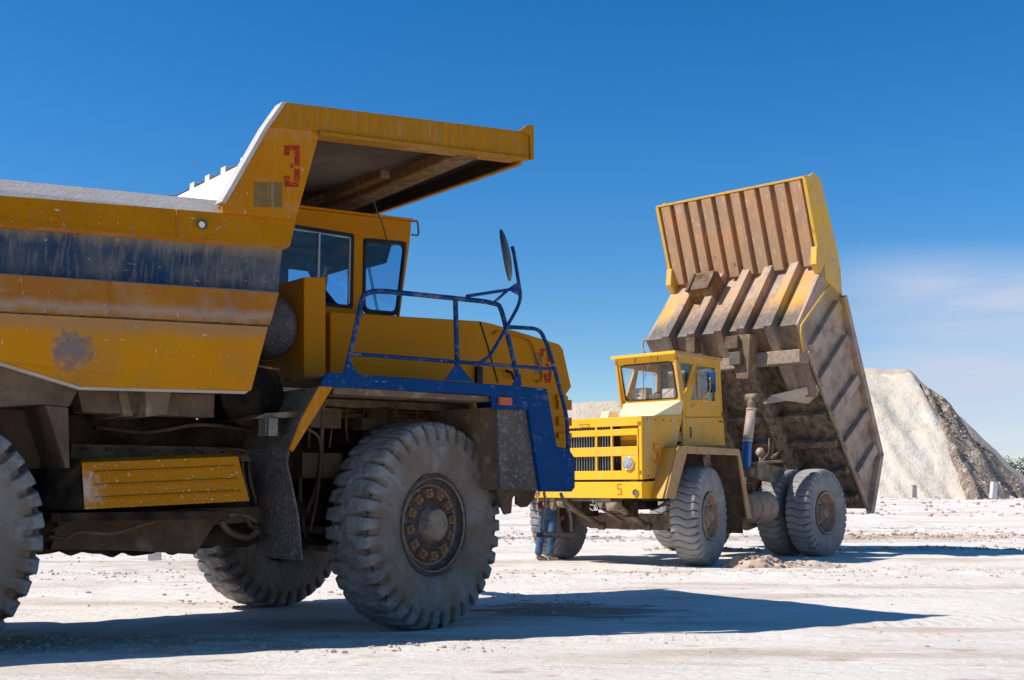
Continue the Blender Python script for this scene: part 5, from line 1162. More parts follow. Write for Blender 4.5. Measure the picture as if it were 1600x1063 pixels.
# cable tangle on the headboard
mb = MB()
for i in range(5):
    pts = []
    for j in range(6):
        w = b(1264+random.uniform(-6, 6), 440+random.uniform(-9, 10), 1.45)
        w = (w[0]+random.uniform(-.05, .05), 1.45+random.uniform(-.15, .15), w[2]); pts.append(w)
    mb.tube(curve(pts, 5), .010, 5)
mb.build('cable_tangle', 'black', hbd)
# yellow grab pipe down the near side
mb = MB(); mb.tube(arc([b(1296, 446, YB1+.1), b(1252, 508, YB1+.1), b(1251, 520, YB1+.08), b(1255, 551, YB1+.05)], 4, .1), .02, 8); mb.build('grab_pipe', 'edge5', body5)
mb = MB(); mb.tube(arc([B.X(1014, 533, M_[0]), B.X(1005, 531, M_[0]), B.X(1004, 545, M_[0]+.05), B.X(1008, 553, M_[0]+.1)], 4, .3), .022, 8); mb.build('grab_loop', 'rim5', body5)
# big transverse beams under the front of the body
nfl = np.array([G2[1]-B_[1], -(G2[0]-B_[0])]); nfl = nfl/np.linalg.norm(nfl)
vf = np.array([G3[0]-B_[0], G3[1]-B_[1]]); Lf = np.linalg.norm(vf); vf = vf/Lf; nf2 = np.array([-vf[1], vf[0]])
if nf2[0] < 0: nf2 = -nf2
def fp5(s, h): return np.array(B_)+vf*s+nf2*h
def fbox(mb, s0, s1, h0, h1, y0_, y1_): mb.prism([tuple(fp5(s0, h0)), tuple(fp5(s1, h0)), tuple(fp5(s1, h1)), tuple(fp5(s0, h1))], y0_, y1_)
mb = MB(); b0 = B_[1]
mb.box(B_[0]-.05, B_[0]+.34, .55, YB1-.0, b0-.26, b0+.02); mb.box(B_[0]-.1, B_[0]+.24, YB0+.06, .55, b0-.27, b0-.02)
mb.build('front_cross_beam', 'rim5', body5, bevel=.02)
mb = MB(); yk = B.X(1228, 590, B_[0])[1]
mb.prism([tuple(fp5(.15, .02)), tuple(fp5(1.0, .02)), tuple(fp5(1.0, .25)), tuple(fp5(.15, .25))], yk-.11, yk+.11)
mb.prism([tuple(fp5(.1, .0)), tuple(fp5(1.0, .0)), tuple(fp5(1.0, .2)), tuple(fp5(.1, .05))], 1.2, YB1-.06)
mb.build('floor_knee_rib', 'rim5', body5, bevel=.01)
mb = MB()
a1 = [b(1236, 620, 1.2), b(1277, 602, 1.88), b(1283, 622, 1.88), b(1272, 631, 1.2)]
e0 = b(1192, 631, 1.0); e1 = b(1205, 618, 1.0); e2 = b(1276, 601, 1.86); e3 = b(1279, 611, 1.86); e4 = b(1262, 631, 1.5); e5 = b(1225, 626, 1.2)
mb.add([e0, e1, e2, e3, e4, e5]+[(p[0]-.25, p[1], p[2]+.02) for p in (e0, e1, e2, e3, e4, e5)], [(0, 1, 2, 3, 4, 5), (11, 10, 9, 8, 7, 6)]+[(i, (i+1) % 6, (i+1) % 6+6, i+6) for i in range(6)])
mb.build('bent_deflector_plate', 'beige', body5, bevel=.004)
for s in (1.45, 2.15, 2.9, 3.6):
    mb = MB(); fbox(mb, s, s+.16, .0, .2, YB0+.06, YB1-.06); mb.build('floor_cross_beam', 'belly5', flr, bevel=.012)
for y in (-.62, .62):
    mb = MB(); mb.prism([tuple(fp5(-.2, .0)), tuple(fp5(3.9, .0)), tuple(fp5(3.9, .32)), tuple(fp5(3.3, .48)), tuple(fp5(2.6, .36)), tuple(fp5(-.1, .34))], y-.10, y+.10); mb.build('floor_long_beam', 'belly5', flr, bevel=.012)
# pad hanging at the middle of the lower face, with a hoist anchor
mb = MB(); ym_ = B.X(1158, 540, M_[0]+.2)[1]
kx = M_[0]+.02
a0 = B.X(1140, 520, kx+.25); 
def xb(px, py, x): return B.X(px, py, x)
P = [xb(*p, M_[0]+.28) for p in ((1152, 522), (1172, 522), (1176, 592), (1169, 592))]
P = [xb(1150, 524, M_[0]+.28), xb(1172, 522, M_[0]+.28), xb(1169, 592, M_[0]+.2), xb(1151, 592, M_[0]+.2), xb(1146, 570, M_[0]+.22)]
mb.add(P+[(p[0]-.3, p[1], p[2]) for p in P], [tuple(range(5)), (9, 8, 7, 6, 5)]+[(i, (i+1) % 5, (i+1) % 5+5, i+5) for i in range(5)])
hang = mb.build('hoist_anchor_bracket', 'brownlite', body5, bevel=.01)
mb = MB()
for (x0_, y0_, x1_, y1_) in ((1133, 524, 1152, 546),):
    p = xb(x0_, y1_, M_[0]+.36); q = xb(x1_, y0_, M_[0]+.36); mb.box(M_[0]+.1, M_[0]+.36, p[1], q[1], p[2], q[2])
mb.build('stop_pad', 'brown', hang, bevel=.01)
mb = MB(); p = xb(1139, 571, M_[0]+.34); q = xb(1156, 549, M_[0]+.34); mb.box(M_[0]+.1, M_[0]+.34, p[1], q[1], p[2], q[2]); mb.build('rubber_pad', 'flap', hang, bevel=.015)
mb = MB(); p = xb(1072, 545, M_[0]+.3); q = xb(1085, 527, M_[0]+.3); mb.box(M_[0]+.05, M_[0]+.3, p[1], q[1], p[2]-.1, q[2]); mb.build('stop_pad', 'brown', hbd, bevel=.01)
# tail hinge lugs
mb = MB()
for y in (-.62, .62): mb.prism([tuple(fp5(2.9, .3)), tuple(fp5(3.7, .3)), tuple(fp5(3.45, .75)), tuple(fp5(3.2, .75))], y-.06, y+.06)
mb.tube([b(1262, 709, .95), b(1275, 716, 1.1)], .06, 10)
mb.build('hinge_lug', 'frame5', flr, bevel=.01)

# ================================================================== ground, mounds, stones
def fbm(x, y, s, o=4):
    return noise.fractal(Vector((x*s, y*s, .37)), 1.0, 2.0, o)
def ground_h(x, y):
    d = y
    h = 0.
    near = max(0., min(1., (d-26)/30))
    if d < 12.3: h += .055*(12.3-d)*min(1., (12.3-d)/1.6)     # the yard rises gently towards the viewer
    h += .016*fbm(x, y, .9, 4)+.012*noise.noise(Vector((x*.35, y*.9, 3)))
    if d < 60: h += .010*noise.noise(Vector((x*.5+y*.1, y*4.5, 5)))+.009*fbm(x, y, 3.1, 3)*max(0, noise.noise(Vector((x*.4, y*.7, 8)))+.3)*2
    h += near*(.28*fbm(x, y, .07, 4)+.05*fbm(x, y, .5, 4))
    # low bank in front of the spoil heaps
    bk = math.exp(-((d-(74+.10*x))/9)**2); h += bk*(.50+.006*max(0, x)+.22*fbm(x, y, .12, 5)) if d > 40 else 0
    h += max(0., min(1., (d-74)/30))*.28
    # tyre ruts: crushed clods in two bands
    for (cy, w, amp) in ((19.3, .9, .025), (32.3, .9, .07), (37, 2., .05)):
        k = math.exp(-((d-cy-.05*x)/w)**2)
        if k > .02: h += k*amp*(.4+max(0, noise.noise(Vector((x*2.4, y*2.4, 7)))+.1)*2.2+.6*noise.noise(Vector((x*7, y*7, 1))))
    return h
def axis_steps(lo, hi, c0, c1, fine, grow):
    v = [c0]; 
    while v[-1] < c1: v.append(v[-1]+fine)
    s = fine
    while v[-1] < hi: s *= grow; v.append(v[-1]+s)
    s = fine
    while v[0] > lo: s *= grow; v.insert(0, v[0]-s)
    return v
xs = axis_steps(-900, 1100, -8, 14, .085, 1.06); ys = axis_steps(-120, 2500, 8.2, 24, .085, 1.035)
vs = []; 
for y in ys:
    for x in xs: vs.append((x, y, ground_h(x, y)))
nx = len(xs); fs = [(j*nx+i, j*nx+i+1, (j+1)*nx+i+1, (j+1)*nx+i) for j in range(len(ys)-1) for i in range(nx-1)]
me = bpy.data.meshes.new('ground'); me.from_pydata(vs, [], fs); me.polygons.foreach_set('use_smooth', [True]*len(fs))
m, nt, bs = new_mat('lime_ground'); tc = N(nt, 'ShaderNodeTexCoord'); co = tc.outputs['Object']
def noi(scale, detail=6, mpv=None, rough=.6):
    n = N(nt, 'ShaderNodeTexNoise'); n.inputs['Scale'].default_value = scale; n.inputs['Detail'].default_value = detail; n.inputs['Roughness'].default_value = rough
    if mpv:
        mp = N(nt, 'ShaderNodeMapping'); mp.inputs['Scale'].default_value = mpv[0]; mp.inputs['Rotation'].default_value = mpv[1]; nt.links.new(co, mp.inputs[0]); nt.links.new(mp.outputs[0], n.inputs['Vector'])
    else: nt.links.new(co, n.inputs['Vector'])
    return n.outputs['Fac']
def rng(v, a, c, lo=0, hi=1):
    r = N(nt, 'ShaderNodeMapRange'); r.inputs['From Min'].default_value = a; r.inputs['From Max'].default_value = c; r.inputs['To Min'].default_value = lo; r.inputs['To Max'].default_value = hi
    nt.links.new(v, r.inputs['Value']); return r.outputs[0]
def mixc(f, a, c):
    x = N(nt, 'ShaderNodeMix', data_type='RGBA'); nt.links.new(f, x.inputs['Factor'])
    if isinstance(a, tuple): x.inputs['A'].default_value = rgb(a)
    else: nt.links.new(a, x.inputs['A'])
    if isinstance(c, tuple): x.inputs['B'].default_value = rgb(c)
    else: nt.links.new(c, x.inputs['B'])
    return x.outputs['Result']
c_ = mixc(rng(noi(.35), .35, .68), (.745, .70, .645), (.67, .61, .55))
c_ = mixc(rng(noi(.5, 7, ((.35, 1.6, 1), (0, 0, .15))), .52, .66), c_, (.55, .45, .375))
c_ = mixc(rng(noi(1.6, 8), .60, .72), c_, (.50, .37, .28))
c_ = mixc(rng(noi(9, 6), .62, .72), c_, (.46, .38, .31))
c_ = mixc(rng(noi(2.6, 7, ((.5, 1.8, 1), (0, 0, .1))), .60, .70, 0, .7), c_, (.74, .70, .65))
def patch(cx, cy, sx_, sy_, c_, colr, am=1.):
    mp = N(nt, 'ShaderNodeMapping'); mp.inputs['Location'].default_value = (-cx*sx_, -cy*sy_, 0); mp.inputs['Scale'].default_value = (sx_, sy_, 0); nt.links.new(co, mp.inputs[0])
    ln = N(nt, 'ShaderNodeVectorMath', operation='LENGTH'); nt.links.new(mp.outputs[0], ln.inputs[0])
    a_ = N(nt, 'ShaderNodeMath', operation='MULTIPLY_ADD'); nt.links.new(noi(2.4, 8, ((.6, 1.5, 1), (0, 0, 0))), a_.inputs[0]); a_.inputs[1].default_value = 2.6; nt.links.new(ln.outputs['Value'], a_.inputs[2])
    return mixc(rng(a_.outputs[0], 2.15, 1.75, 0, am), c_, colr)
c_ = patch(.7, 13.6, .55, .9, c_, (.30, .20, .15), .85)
c_ = patch(-3.4, 9.6, .4, .9, c_, (.46, .33, .24), .8)
c_ = patch(8, 32.5, .12, .6, c_, (.40, .31, .22), .8)
c_ = patch(-4, 22, .2, .3, c_, (.48, .38, .29), .7)
nt.links.new(c_, bs.inputs['Base Color']); bs.inputs['Roughness'].default_value = .95; bs.inputs['Specular IOR Level'].default_value = .15
sxx = N(nt, 'ShaderNodeSeparateXYZ'); nt.links.new(co, sxx.inputs[0])
def gm(op, a, c=None, e=None):
    n = N(nt, 'ShaderNodeMath', operation=op)
    for i, v_ in enumerate((a, c, e)):
        if v_ is None: continue
        if isinstance(v_, (int, float)): n.inputs[i].default_value = v_
        else: nt.links.new(v_, n.inputs[i])
    return n.outputs[0]
trk = None
wob = noi(.25, 3)
for (y0_, m_, w_) in ((10.1, .16, .32), (11.9, .10, .32), (15.6, .03, .3), (17.7, -.04, .3), (20.4, .05, .28), (23.6, .02, .3), (26.4, .1, .3)):
    t_ = gm('SUBTRACT', sxx.outputs[1], gm('MULTIPLY_ADD', sxx.outputs[0], m_, gm('MULTIPLY_ADD', wob, 2.2, y0_-1.1)))
    at_ = gm('ABSOLUTE', gm('DIVIDE', t_, w_))
    ms = rng(at_, 1.05, .85)
    wv = gm('SINE', gm('MULTIPLY_ADD', sxx.outputs[0], 2*math.pi/.19, gm('MULTIPLY', at_, 2.2)))
    v_ = gm('MULTIPLY', ms, gm('MULTIPLY_ADD', rng(wv, -.25, .25), .5, -.7))
    trk = v_ if trk is None else gm('ADD', trk, v_)
trk = gm('MULTIPLY', trk, rng(noi(.6, 4), .42, .62))
bt3 = N(nt, 'ShaderNodeBump'); bt3.inputs['Strength'].default_value = .7; bt3.inputs['Distance'].default_value = .03; nt.links.new(trk, bt3.inputs['Height'])
bp = N(nt, 'ShaderNodeBump'); nt.links.new(bt3.outputs[0], bp.inputs['Normal']); bp.inputs['Strength'].default_value = .8; bp.inputs['Distance'].default_value = .035; nt.links.new(noi(14, 9, rough=.7), bp.inputs['Height'])
bq = N(nt, 'ShaderNodeBump'); bq.inputs['Strength'].default_value = .6; bq.inputs['Distance'].default_value = .12; nt.links.new(noi(2.2, 8, ((.6, 1.4, 1), (0, 0, .2))), bq.inputs['Height']); nt.links.new(bp.outputs[0], bq.inputs['Normal']); nt.links.new(bq.outputs[0], bs.inputs['Normal'])
M['ground'] = m; me.materials.append(m)
o = bpy.data.objects.new('ground', me); col.objects.link(o); tag(o, kind='structure')

def rock_verts(r, seed, flat=.6):
    bm = bmesh.new(); bmesh.ops.create_icosphere(bm, subdivisions=1, radius=1)
    vs = []
    for v_ in bm.verts:
        k_ = 1+.45*noise.noise(v_.co*1.3+Vector((seed, seed*.7, 0))); vs.append((v_.co.x*k_*r, v_.co.y*k_*r*random.uniform(.9, 1.0), v_.co.z*k_*r*flat))
    fs = [tuple(q.index for q in f.verts) for f in bm.faces]; bm.free(); return vs, fs
rocks = [rock_verts(1, i*3.3, random.uniform(.45, .8)) for i in range(10)]
def scatter(name, mat, pts, parent=None):
    mb = MB()
    for (x, y, z, r) in pts:
        vs, fs = random.choice(rocks); a = random.uniform(0, 6.28); ca_, sa_ = math.cos(a), math.sin(a); e_ = random.uniform(.7, 1.3)
        mb.add([(x+(p[0]*ca_-p[1]*sa_)*r*e_, y+(p[0]*sa_+p[1]*ca_)*r, z+p[2]*r) for p in vs], fs)
    return mb.build(name, mat, parent)
M['stone'] = surf('lime_stones', (.50, .42, .36), [((.36, .27, .21), 'blotch', 1.5, .5, .1, .8), ((.66, .6, .55), 'blotch', 4, .58, .06, .6)], .95, .3, 30)
M['clod'] = surf('brown_clods', (.40, .285, .21), [((.58, .5, .44), 'blotch', 3, .52, .1, .7), ((.3, .2, .14), 'blotch', 6, .6, .06, .7)], .95, .5, 25)
pts = []
def band_pts(n, x0, x1, cy, sy, r0, r1, slope=.05):
    for i in range(n):
        x = random.uniform(x0, x1); y = cy+slope*x+random.gauss(0, sy); r = r0+(r1-r0)*random.random()**4
        pts.append((x, y, ground_h(x, y)+r*.15, r))
band_pts(2600, -14, 14, 19.3, .7, .006, .035); band_pts(2600, -16, 24, 31.6, .9, .008, .06); band_pts(1600, -16, 30, 36, 2.5, .01, .07)
band_pts(900, 3, 15, 26.5, .35, .012, .08)
for i in range(1300):
    y = 8.5+30*random.random()**1.3; x = random.uniform(-.5, .5)*y*1.1; r = .004+.02*random.random()**6
    pts.append((x, y, ground_h(x, y)+r*.2, r))
for i in range(500):
    x = random.uniform(-5, 0); y = random.uniform(8.6, 10.4); r = .006+.03*random.random()**4; pts.append((x, y, ground_h(x, y)+r*.2, r))
for i in range(1500):
    y = random.uniform(60, 84); x = random.uniform(-.1, .55)*y; r = .03+.16*random.random()**4; pts.append((x, y, ground_h(x, y)+r*.2, r))
tag(scatter('gravel', 'stone', pts), kind='stuff')
pts = []
for i in range(3400):
    px = random.uniform(60, 800); py = 858+95*random.random()**1.6
    if noise.noise(Vector((px*.012, py*.05, 4))) < -.05+.3*random.random(): continue
    q_ = gnd(px, py); r_ = .004+.032*random.random()**5; pts.append((q_[0], q_[1], ground_h(q_[0], q_[1])+r_*.15, r_))
for i in range(1500):
    y = 32.3+random.gauss(0, .5); x = random.uniform(8.5, 16) if i % 2 else random.uniform(-6, 3); r_ = .012+.06*random.random()**4; pts.append((x, y+.05*x, ground_h(x, y+.05*x)+r_*.2, r_))
for i in range(900):
    q_ = gnd(random.uniform(0, 300), random.uniform(1012, 1063)); r_ = .004+.022*random.random()**4; pts.append((q_[0], q_[1], ground_h(q_[0], q_[1])+r_*.15, r_))
for i in range(500):
    q_ = gnd(random.gauss(880, 60), random.gauss(945, 10)); r_ = .005+.02*random.random()**4; pts.append((q_[0], q_[1], ground_h(q_[0], q_[1])+r_*.15, r_))
tag(scatter('crumbled_clods', 'clod', pts), kind='stuff')
def pile(name, label, c0, rx, ry, h, n, rmax, mat='clod'):
    """one heap: a lumpy mound with its clods"""
    mb = MB(); nn = 28; vs = []; fs = []
    for j in range(nn+1):
        for i in range(nn+1):
            u = i/nn*2-1; v_ = j/nn*2-1; k_ = max(0, 1-(u*u+v_*v_)); x = c0[0]+u*rx; y = c0[1]+v_*ry
            z = ground_h(x, y)-.02+h*k_**.8*(.65+.8*noise.noise(Vector((x*4, y*4, 2))))*(1 if k_ > 0 else 0)
            vs.append((x, y, z))
    for j in range(nn):
        for i in range(nn): a = j*(nn+1)+i; fs.append((a, a+1, a+nn+2, a+nn+1))
    mb.add(vs, fs)
    for i in range(n):
        a = random.uniform(0, 6.28); q = abs(random.gauss(0, .55)); x = c0[0]+math.cos(a)*q*rx; y = c0[1]+math.sin(a)*q*ry; k_ = max(0, 1-q*q)
        r = rmax*(.2+.8*random.random()**2); z = ground_h(x, y)+h*k_**.8*.7
        vs2, fs2 = random.choice(rocks); mb.add([(x+p[0]*r, y+p[1]*r, z+p[2]*r) for p in vs2], fs2)
    o = mb.build(name, mat); tag(o, label, 'rubble', 'small heaps of clods on the quarry floor'); return o
p_ = gnd(1178, 886); pile('clod_heap', 'tan heap of dried clods on the ground between the tipped truck\'s front and rear wheels', (p_[0], p_[1]), .62, .5, .30, 260, .055)
p_ = gnd(1262, 886); pile('clod_heap', 'low scatter of whitish clods just in front of the tipped truck\'s rear wheels', (p_[0], p_[1]), .75, .4, .14, 170, .04, 'stone')

# spoil heaps
def heap(name, label, cx, cy, hh, prof, mat, res=.22, halfx=30, halfy=18, seed=0, rough=.35):
    xs_ = np.arange(cx-halfx, cx+halfx, res*1.3); ys_ = np.arange(cy-halfy, cy+halfy*.8, res*2)
    vs = [];
    for y in ys_:
        for x in xs_:
            h = prof(x, y)
            if h > .02:
                h += rough*fbm(x+seed, y, .35, 5)+.16*rough*fbm(x+seed, y, 2.2, 4)
            vs.append((x, y, max(h, -.3)))
    n_ = len(xs_); fs = []
    for j in range(len(ys_)-1):
        for i in range(n_-1):
            q = (j*n_+i, j*n_+i+1, (j+1)*n_+i+1, (j+1)*n_+i)
            if max(vs[k_][2] for k_ in q) > 0: fs.append(q)
    used_ = sorted({k_ for f in fs for k_ in f}); mp_ = {k_: i for i, k_ in enumerate(used_)}
    me = bpy.data.meshes.new(name); me.from_pydata([vs[k_] for k_ in used_], [], [tuple(mp_[k_] for k_ in f) for f in fs]); me.polygons.foreach_set('use_smooth', [True]*len(me.polygons))
    me.materials.append(M[mat]); o = bpy.data.objects.new(name, me); col.objects.link(o); tag(o, label, 'gravel heap', 'spoil heaps behind the trucks'); return o
M['heapw'] = surf('white_spoil', (.68, .61, .52), [((.56, .48, .385), 'blotch', .12, .5, .1, .8), ((.66, .62, .57), 'blotch', .5, .56, .08, .6), ((.42, .35, .27), 'blotch', 2.5, .62, .06, .6), ((.34, .28, .22), 'chips', 1.6, .70, .05, .4)], .97, 1., 7, bump2=.6, b2scale=1.5, bd=(.07, .2))
M['heapt'] = surf('tan_spoil', (.58, .50, .405), [((.48, .40, .31), 'blotch', .2, .5, .12, .8), ((.28, .22, .16), 'blotch', 1.8, .62, .06, .5)], .97, .8, 6, bump2=.6, b2scale=1.5, bd=(.06, .25))
M['heapb'] = surf('rubbly_spoil', (.36, .27, .20), [((.22, .17, .14), 'blotch', .35, .5, .08, .9), ((.5, .43, .36), 'blotch', .7, .57, .05, .8), ((.55, .5, .44), 'chips', 2.2, .62, .06, .7), ((.07, .09, .04), 'blotch', .5, .66, .04, .6)], .97, 1., 4, bump2=1., b2scale=1., bd=(.2, .7))
pk = at_depth(1440, 583, 100); bR = at_depth(1592, 772, 100); lf = at_depth(1340, 580, 112)
# white heap: flat topped cone, its flank facing the camera
def profW(x, y):
    ax, ay = at_depth(1402, 583, 100)[0], 101
    dx = max(0, x-(pk[0]-1.0)) ; dxl = max(0, (ax-5)-x); dy = y-ay
    dyy = max(0, -dy-1.5) if dy < 0 else max(0, dy-4)
    gul = .9*noise.noise(Vector((x*.30+y*.10, y*.04, 5)))+.35*noise.noise(Vector((x*.9+y*.3, y*.1, 2)))
    dr = math.hypot(dx*2.6, dyy*1.02)+.25*dxl
    return pk[2]-.15-(dr*1.02+gul*min(1, dr*.3))
ww = heap('gravel_heap', 'tall pale white gravel heap with a flat top directly behind the tipped body', pk[0]-6, 100, 10, profW, 'heapw', .17, 24, 18, 0, .42)
def profB(x, y):
    ax = pk[0]-.2
    d1 = x-ax; ridge = pk[2]-.2-1.16*max(0, d1)*1.09+.30*noise.noise(Vector((x*.7, 3, 1)))
    dy = abs(y-(99.5-.22*d1)); 
    if d1 < 0: ridge += d1*2.5
    return ridge-dy*.95+.55*noise.noise(Vector((x*.35, y*.35, 9)))+.5*noise.noise(Vector((x*.9, y*.9, 4)))
heap('rubble_heap', 'brown rubbly eroded end of the spoil heap sloping down at the right edge', pk[0]+5, 96, 10, profB, 'heapb', .17, 12, 14, 3, .34)
def profT(x, y):
    zt_ = lf[2]+.1+.02*(x-lf[0])-(.16*max(0, lf[0]-14-x) if x < lf[0]-14 else 0)
    zl_ = at_depth(930, 630, 112)[2]+.04*(x-at_depth(930, 630, 112)[0])
    t = max(0, min(1, (x-at_depth(1000, 600, 112)[0])/14)); top = zl_*(1-t)+zt_*t
    top = min(top, zl_ if t == 0 else top)
    edge_ = max(0, at_depth(880, 640, 112)[0]-x)*.5+max(0, x-at_depth(1410, 640, 112)[0])*1.
    return top-edge_-max(0, 110-y)*.75-max(0, y-124)*.7
heap('gravel_heap', 'long tan spoil heap farthest back, reaching from behind the yellow cab to the white heap', 23, 116, 10, profT, 'heapt', .3, 42, 24, 8, .4)
mb = MB()
# loose boulders on the brown end
pts = []
for i in range(420):
    x = random.uniform(pk[0]-.5, pk[0]+9.5); y = random.uniform(88, 99); h = profB(x, y)
    if h > .1: pts.append((x, y, h+.0, .05+.17*random.random()**3))
scatter('loose_boulders', 'clod', pts).name = 'loose_boulders'
lb = bpy.data.objects['loose_boulders']; tag(lb, kind='stuff')

def post(name, label, px, py, depth, w, h, tilt, mat='concrete'):
    P = at_depth(px, py, depth); mb = MB(); mb.add([(-w/2, -w*.35, -.4), (w/2, -w*.35, -.4), (w/2, w*.35, -.4), (-w/2, w*.35, -.4), (-w*.4, -w*.3, h), (w*.5, -w*.3, h*.96), (w*.5, w*.3, h*.96), (-w*.4, w*.3, h)], [(3, 2, 1, 0), (4, 5, 6, 7), (0, 1, 5, 4), (1, 2, 6, 5), (2, 3, 7, 6), (3, 0, 4, 7)])
    o = mb.build(name, mat, None, bevel=.03); o.location = tuple(P); o.rotation_euler = (0, R(tilt), .3); tag(o, label, 'block', 'pale blocks standing on the quarry floor'); return o
post('concrete_block', 'leaning white concrete marker block at the foot of the brown rubble slope', 1552, 770, 78, .42, .72, 8)
post('concrete_block', 'small pale block at the foot of the white heap', 1427, 774, 80, .42, .72, 3, 'stone')
post('concrete_block', 'short grey block seen on the ground beneath the near truck\'s chassis', 240, 872, 23, .3, .14, -4)

# bushy tree at the right edge
def tree(label, base, h, w, seed):
    rnd = random.Random(seed); root = empty('bushy_tree', base); tag(root, label, 'tree')
    mb = MB()
    for k_ in range(6):
        a = k_*1.05; mb.tube([(0, 0, -.3), (.15*math.cos(a), .15*math.sin(a), h*.25), (w*.3*math.cos(a), w*.3*math.sin(a), h*.65)], [.13, .09, .03], 7)
    mb.build('trunk', 'trunk', root)
    mb = MB(); blobs = [(rnd.uniform(-w, w)*.75, rnd.uniform(-w, w)*.6, h*rnd.uniform(.3, .85), rnd.uniform(.18, .34)*w) for _ in range(26)]
    for bx_, by_, bz_, br_ in blobs:
        for _ in range(170):
            d = Vector((rnd.gauss(0, 1), rnd.gauss(0, 1), rnd.gauss(0, 1))).normalized()*br_*rnd.uniform(.55, 1.1)
            c = Vector((bx_, by_, bz_))+d; s_ = rnd.uniform(.05, .12); n_ = Vector((rnd.gauss(0, 1), rnd.gauss(0, 1), rnd.gauss(0, 1))).normalized(); t_ = n_.orthogonal().normalized()*s_; u_ = n_.cross(t_)
            mb.add([c-t_, c+u_*.6, c+t_, c-u_*.6], [(0, 1, 2, 3)])
    mb.build('crown', 'leaf', root); return root
P = at_depth(1597, 768, 125); tree('dark green bushy tree showing past the foot of the rubble slope at the far right', (P[0]+.4, P[1], .2), 4.4, 3.4, 4)

# ================================================================== people
def skin(name, chains, mat, parent, sub=2, root=0):
    """chains: list of [(point, radius), ...]; points repeated within 1 mm are shared joints"""
    vs = []; rad = []; es = []
    def idx(p, r):
        for i, q in enumerate(vs):
            if (Vector(q)-Vector(p)).length < .001: return i
        vs.append(tuple(p)); rad.append(r); return len(vs)-1
    for ch_ in chains:
        ids = [idx(p, r) for p, r in ch_]; es += list(zip(ids[:-1], ids[1:]))
    me = bpy.data.meshes.new(name); me.from_pydata(vs, es, []); o = bpy.data.objects.new(name, me); col.objects.link(o)
    sk = o.modifiers.new('skin', 'SKIN'); sk.use_smooth_shade = True
    if not me.skin_vertices: 
        bpy.context.view_layer.objects.active = o; bm = bmesh.new(); bm.from_mesh(me); bm.verts.layers.skin.verify(); bm.to_mesh(me); bm.free()
    for i, sv in enumerate(me.skin_vertices[0].data): 
        r = rad[i]; sv.radius = (r, r) if not isinstance(r, tuple) else r; sv.use_root = (i == root)
    ss_ = o.modifiers.new('sub', 'SUBSURF'); ss_.levels = sub; ss_.render_levels = sub
    me.materials.append(M[mat]); o.parent = parent; return o
def head(parent, c, fwd, mat='skin'):
    """a head with nose, brow, ears"""
    f = Vector(fwd).normalized(); up = Vector((0, 0, 1)); r_ = f.cross(up).normalized(); up = r_.cross(f)
    bm = bmesh.new(); bmesh.ops.create_uvsphere(bm, u_segments=24, v_segments=18, radius=1)
    vs = []
    for v_ in bm.verts:
        x, y, z = v_.co; fx = y*.098; s = x*.075; h = z*.118
        if z < 0: s *= 1+.28*z; fx *= 1+.1*z
        if y > .75 and abs(x) < .25 and -.35 < z < .15: fx += .022*(1-abs(x)/.25)*(1-(z+.1)**2*4)
        if y > .6 and .12 < z < .3: fx += .006
        if y > .6 and abs(abs(x)-.38) < .16 and abs(z-.05) < .1: fx -= .008
        if abs(x) > .93 and abs(z) < .2 and -.2 < y < .15: s *= 1.13
        vs.append(tuple(Vector(c)+f*fx+r_*s+up*h))
    fs = [tuple(q.index for q in ff.verts) for ff in bm.faces]; bm.free()
    mb = MB(); mb.smooth = True; mb.add(vs, fs)
    return mb, f, r_, up
def hand(chains, wrist, d, side, curl=.5):
    """adds five separate bent fingers from a wrist, pointing along d"""
    d = Vector(d).normalized(); s = Vector(side).normalized(); n_ = d.cross(s).normalized(); W_ = Vector(wrist)
    palm = W_+d*.05
    chains.append([(tuple(W_), .026), (tuple(palm), (.03))])
    for i, (o_, L) in enumerate(((-.028, .070), (-.010, .08), (.009, .076), (.026, .06))):
        k0 = palm+s*o_+d*.03; k1 = k0+(d*math.cos(curl*.6)+n_*math.sin(curl*.6))*L*.5; k2 = k1+(d*math.cos(curl*1.6)+n_*math.sin(curl*1.6))*L*.5
        chains.append([(tuple(palm), .03), (tuple(k0), .0095), (tuple(k1), .0085), (tuple(k2), .007)])
    t0 = W_+d*.025-s*.035; t1 = t0+(d*.7-s*.7+n_*.2)*.035; t2 = t1+(d*.9-s*.2+n_*.35)*.03
    chains.append([(tuple(W_), .026), (tuple(t0), .012), (tuple(t1), .010), (tuple(t2), .008)])

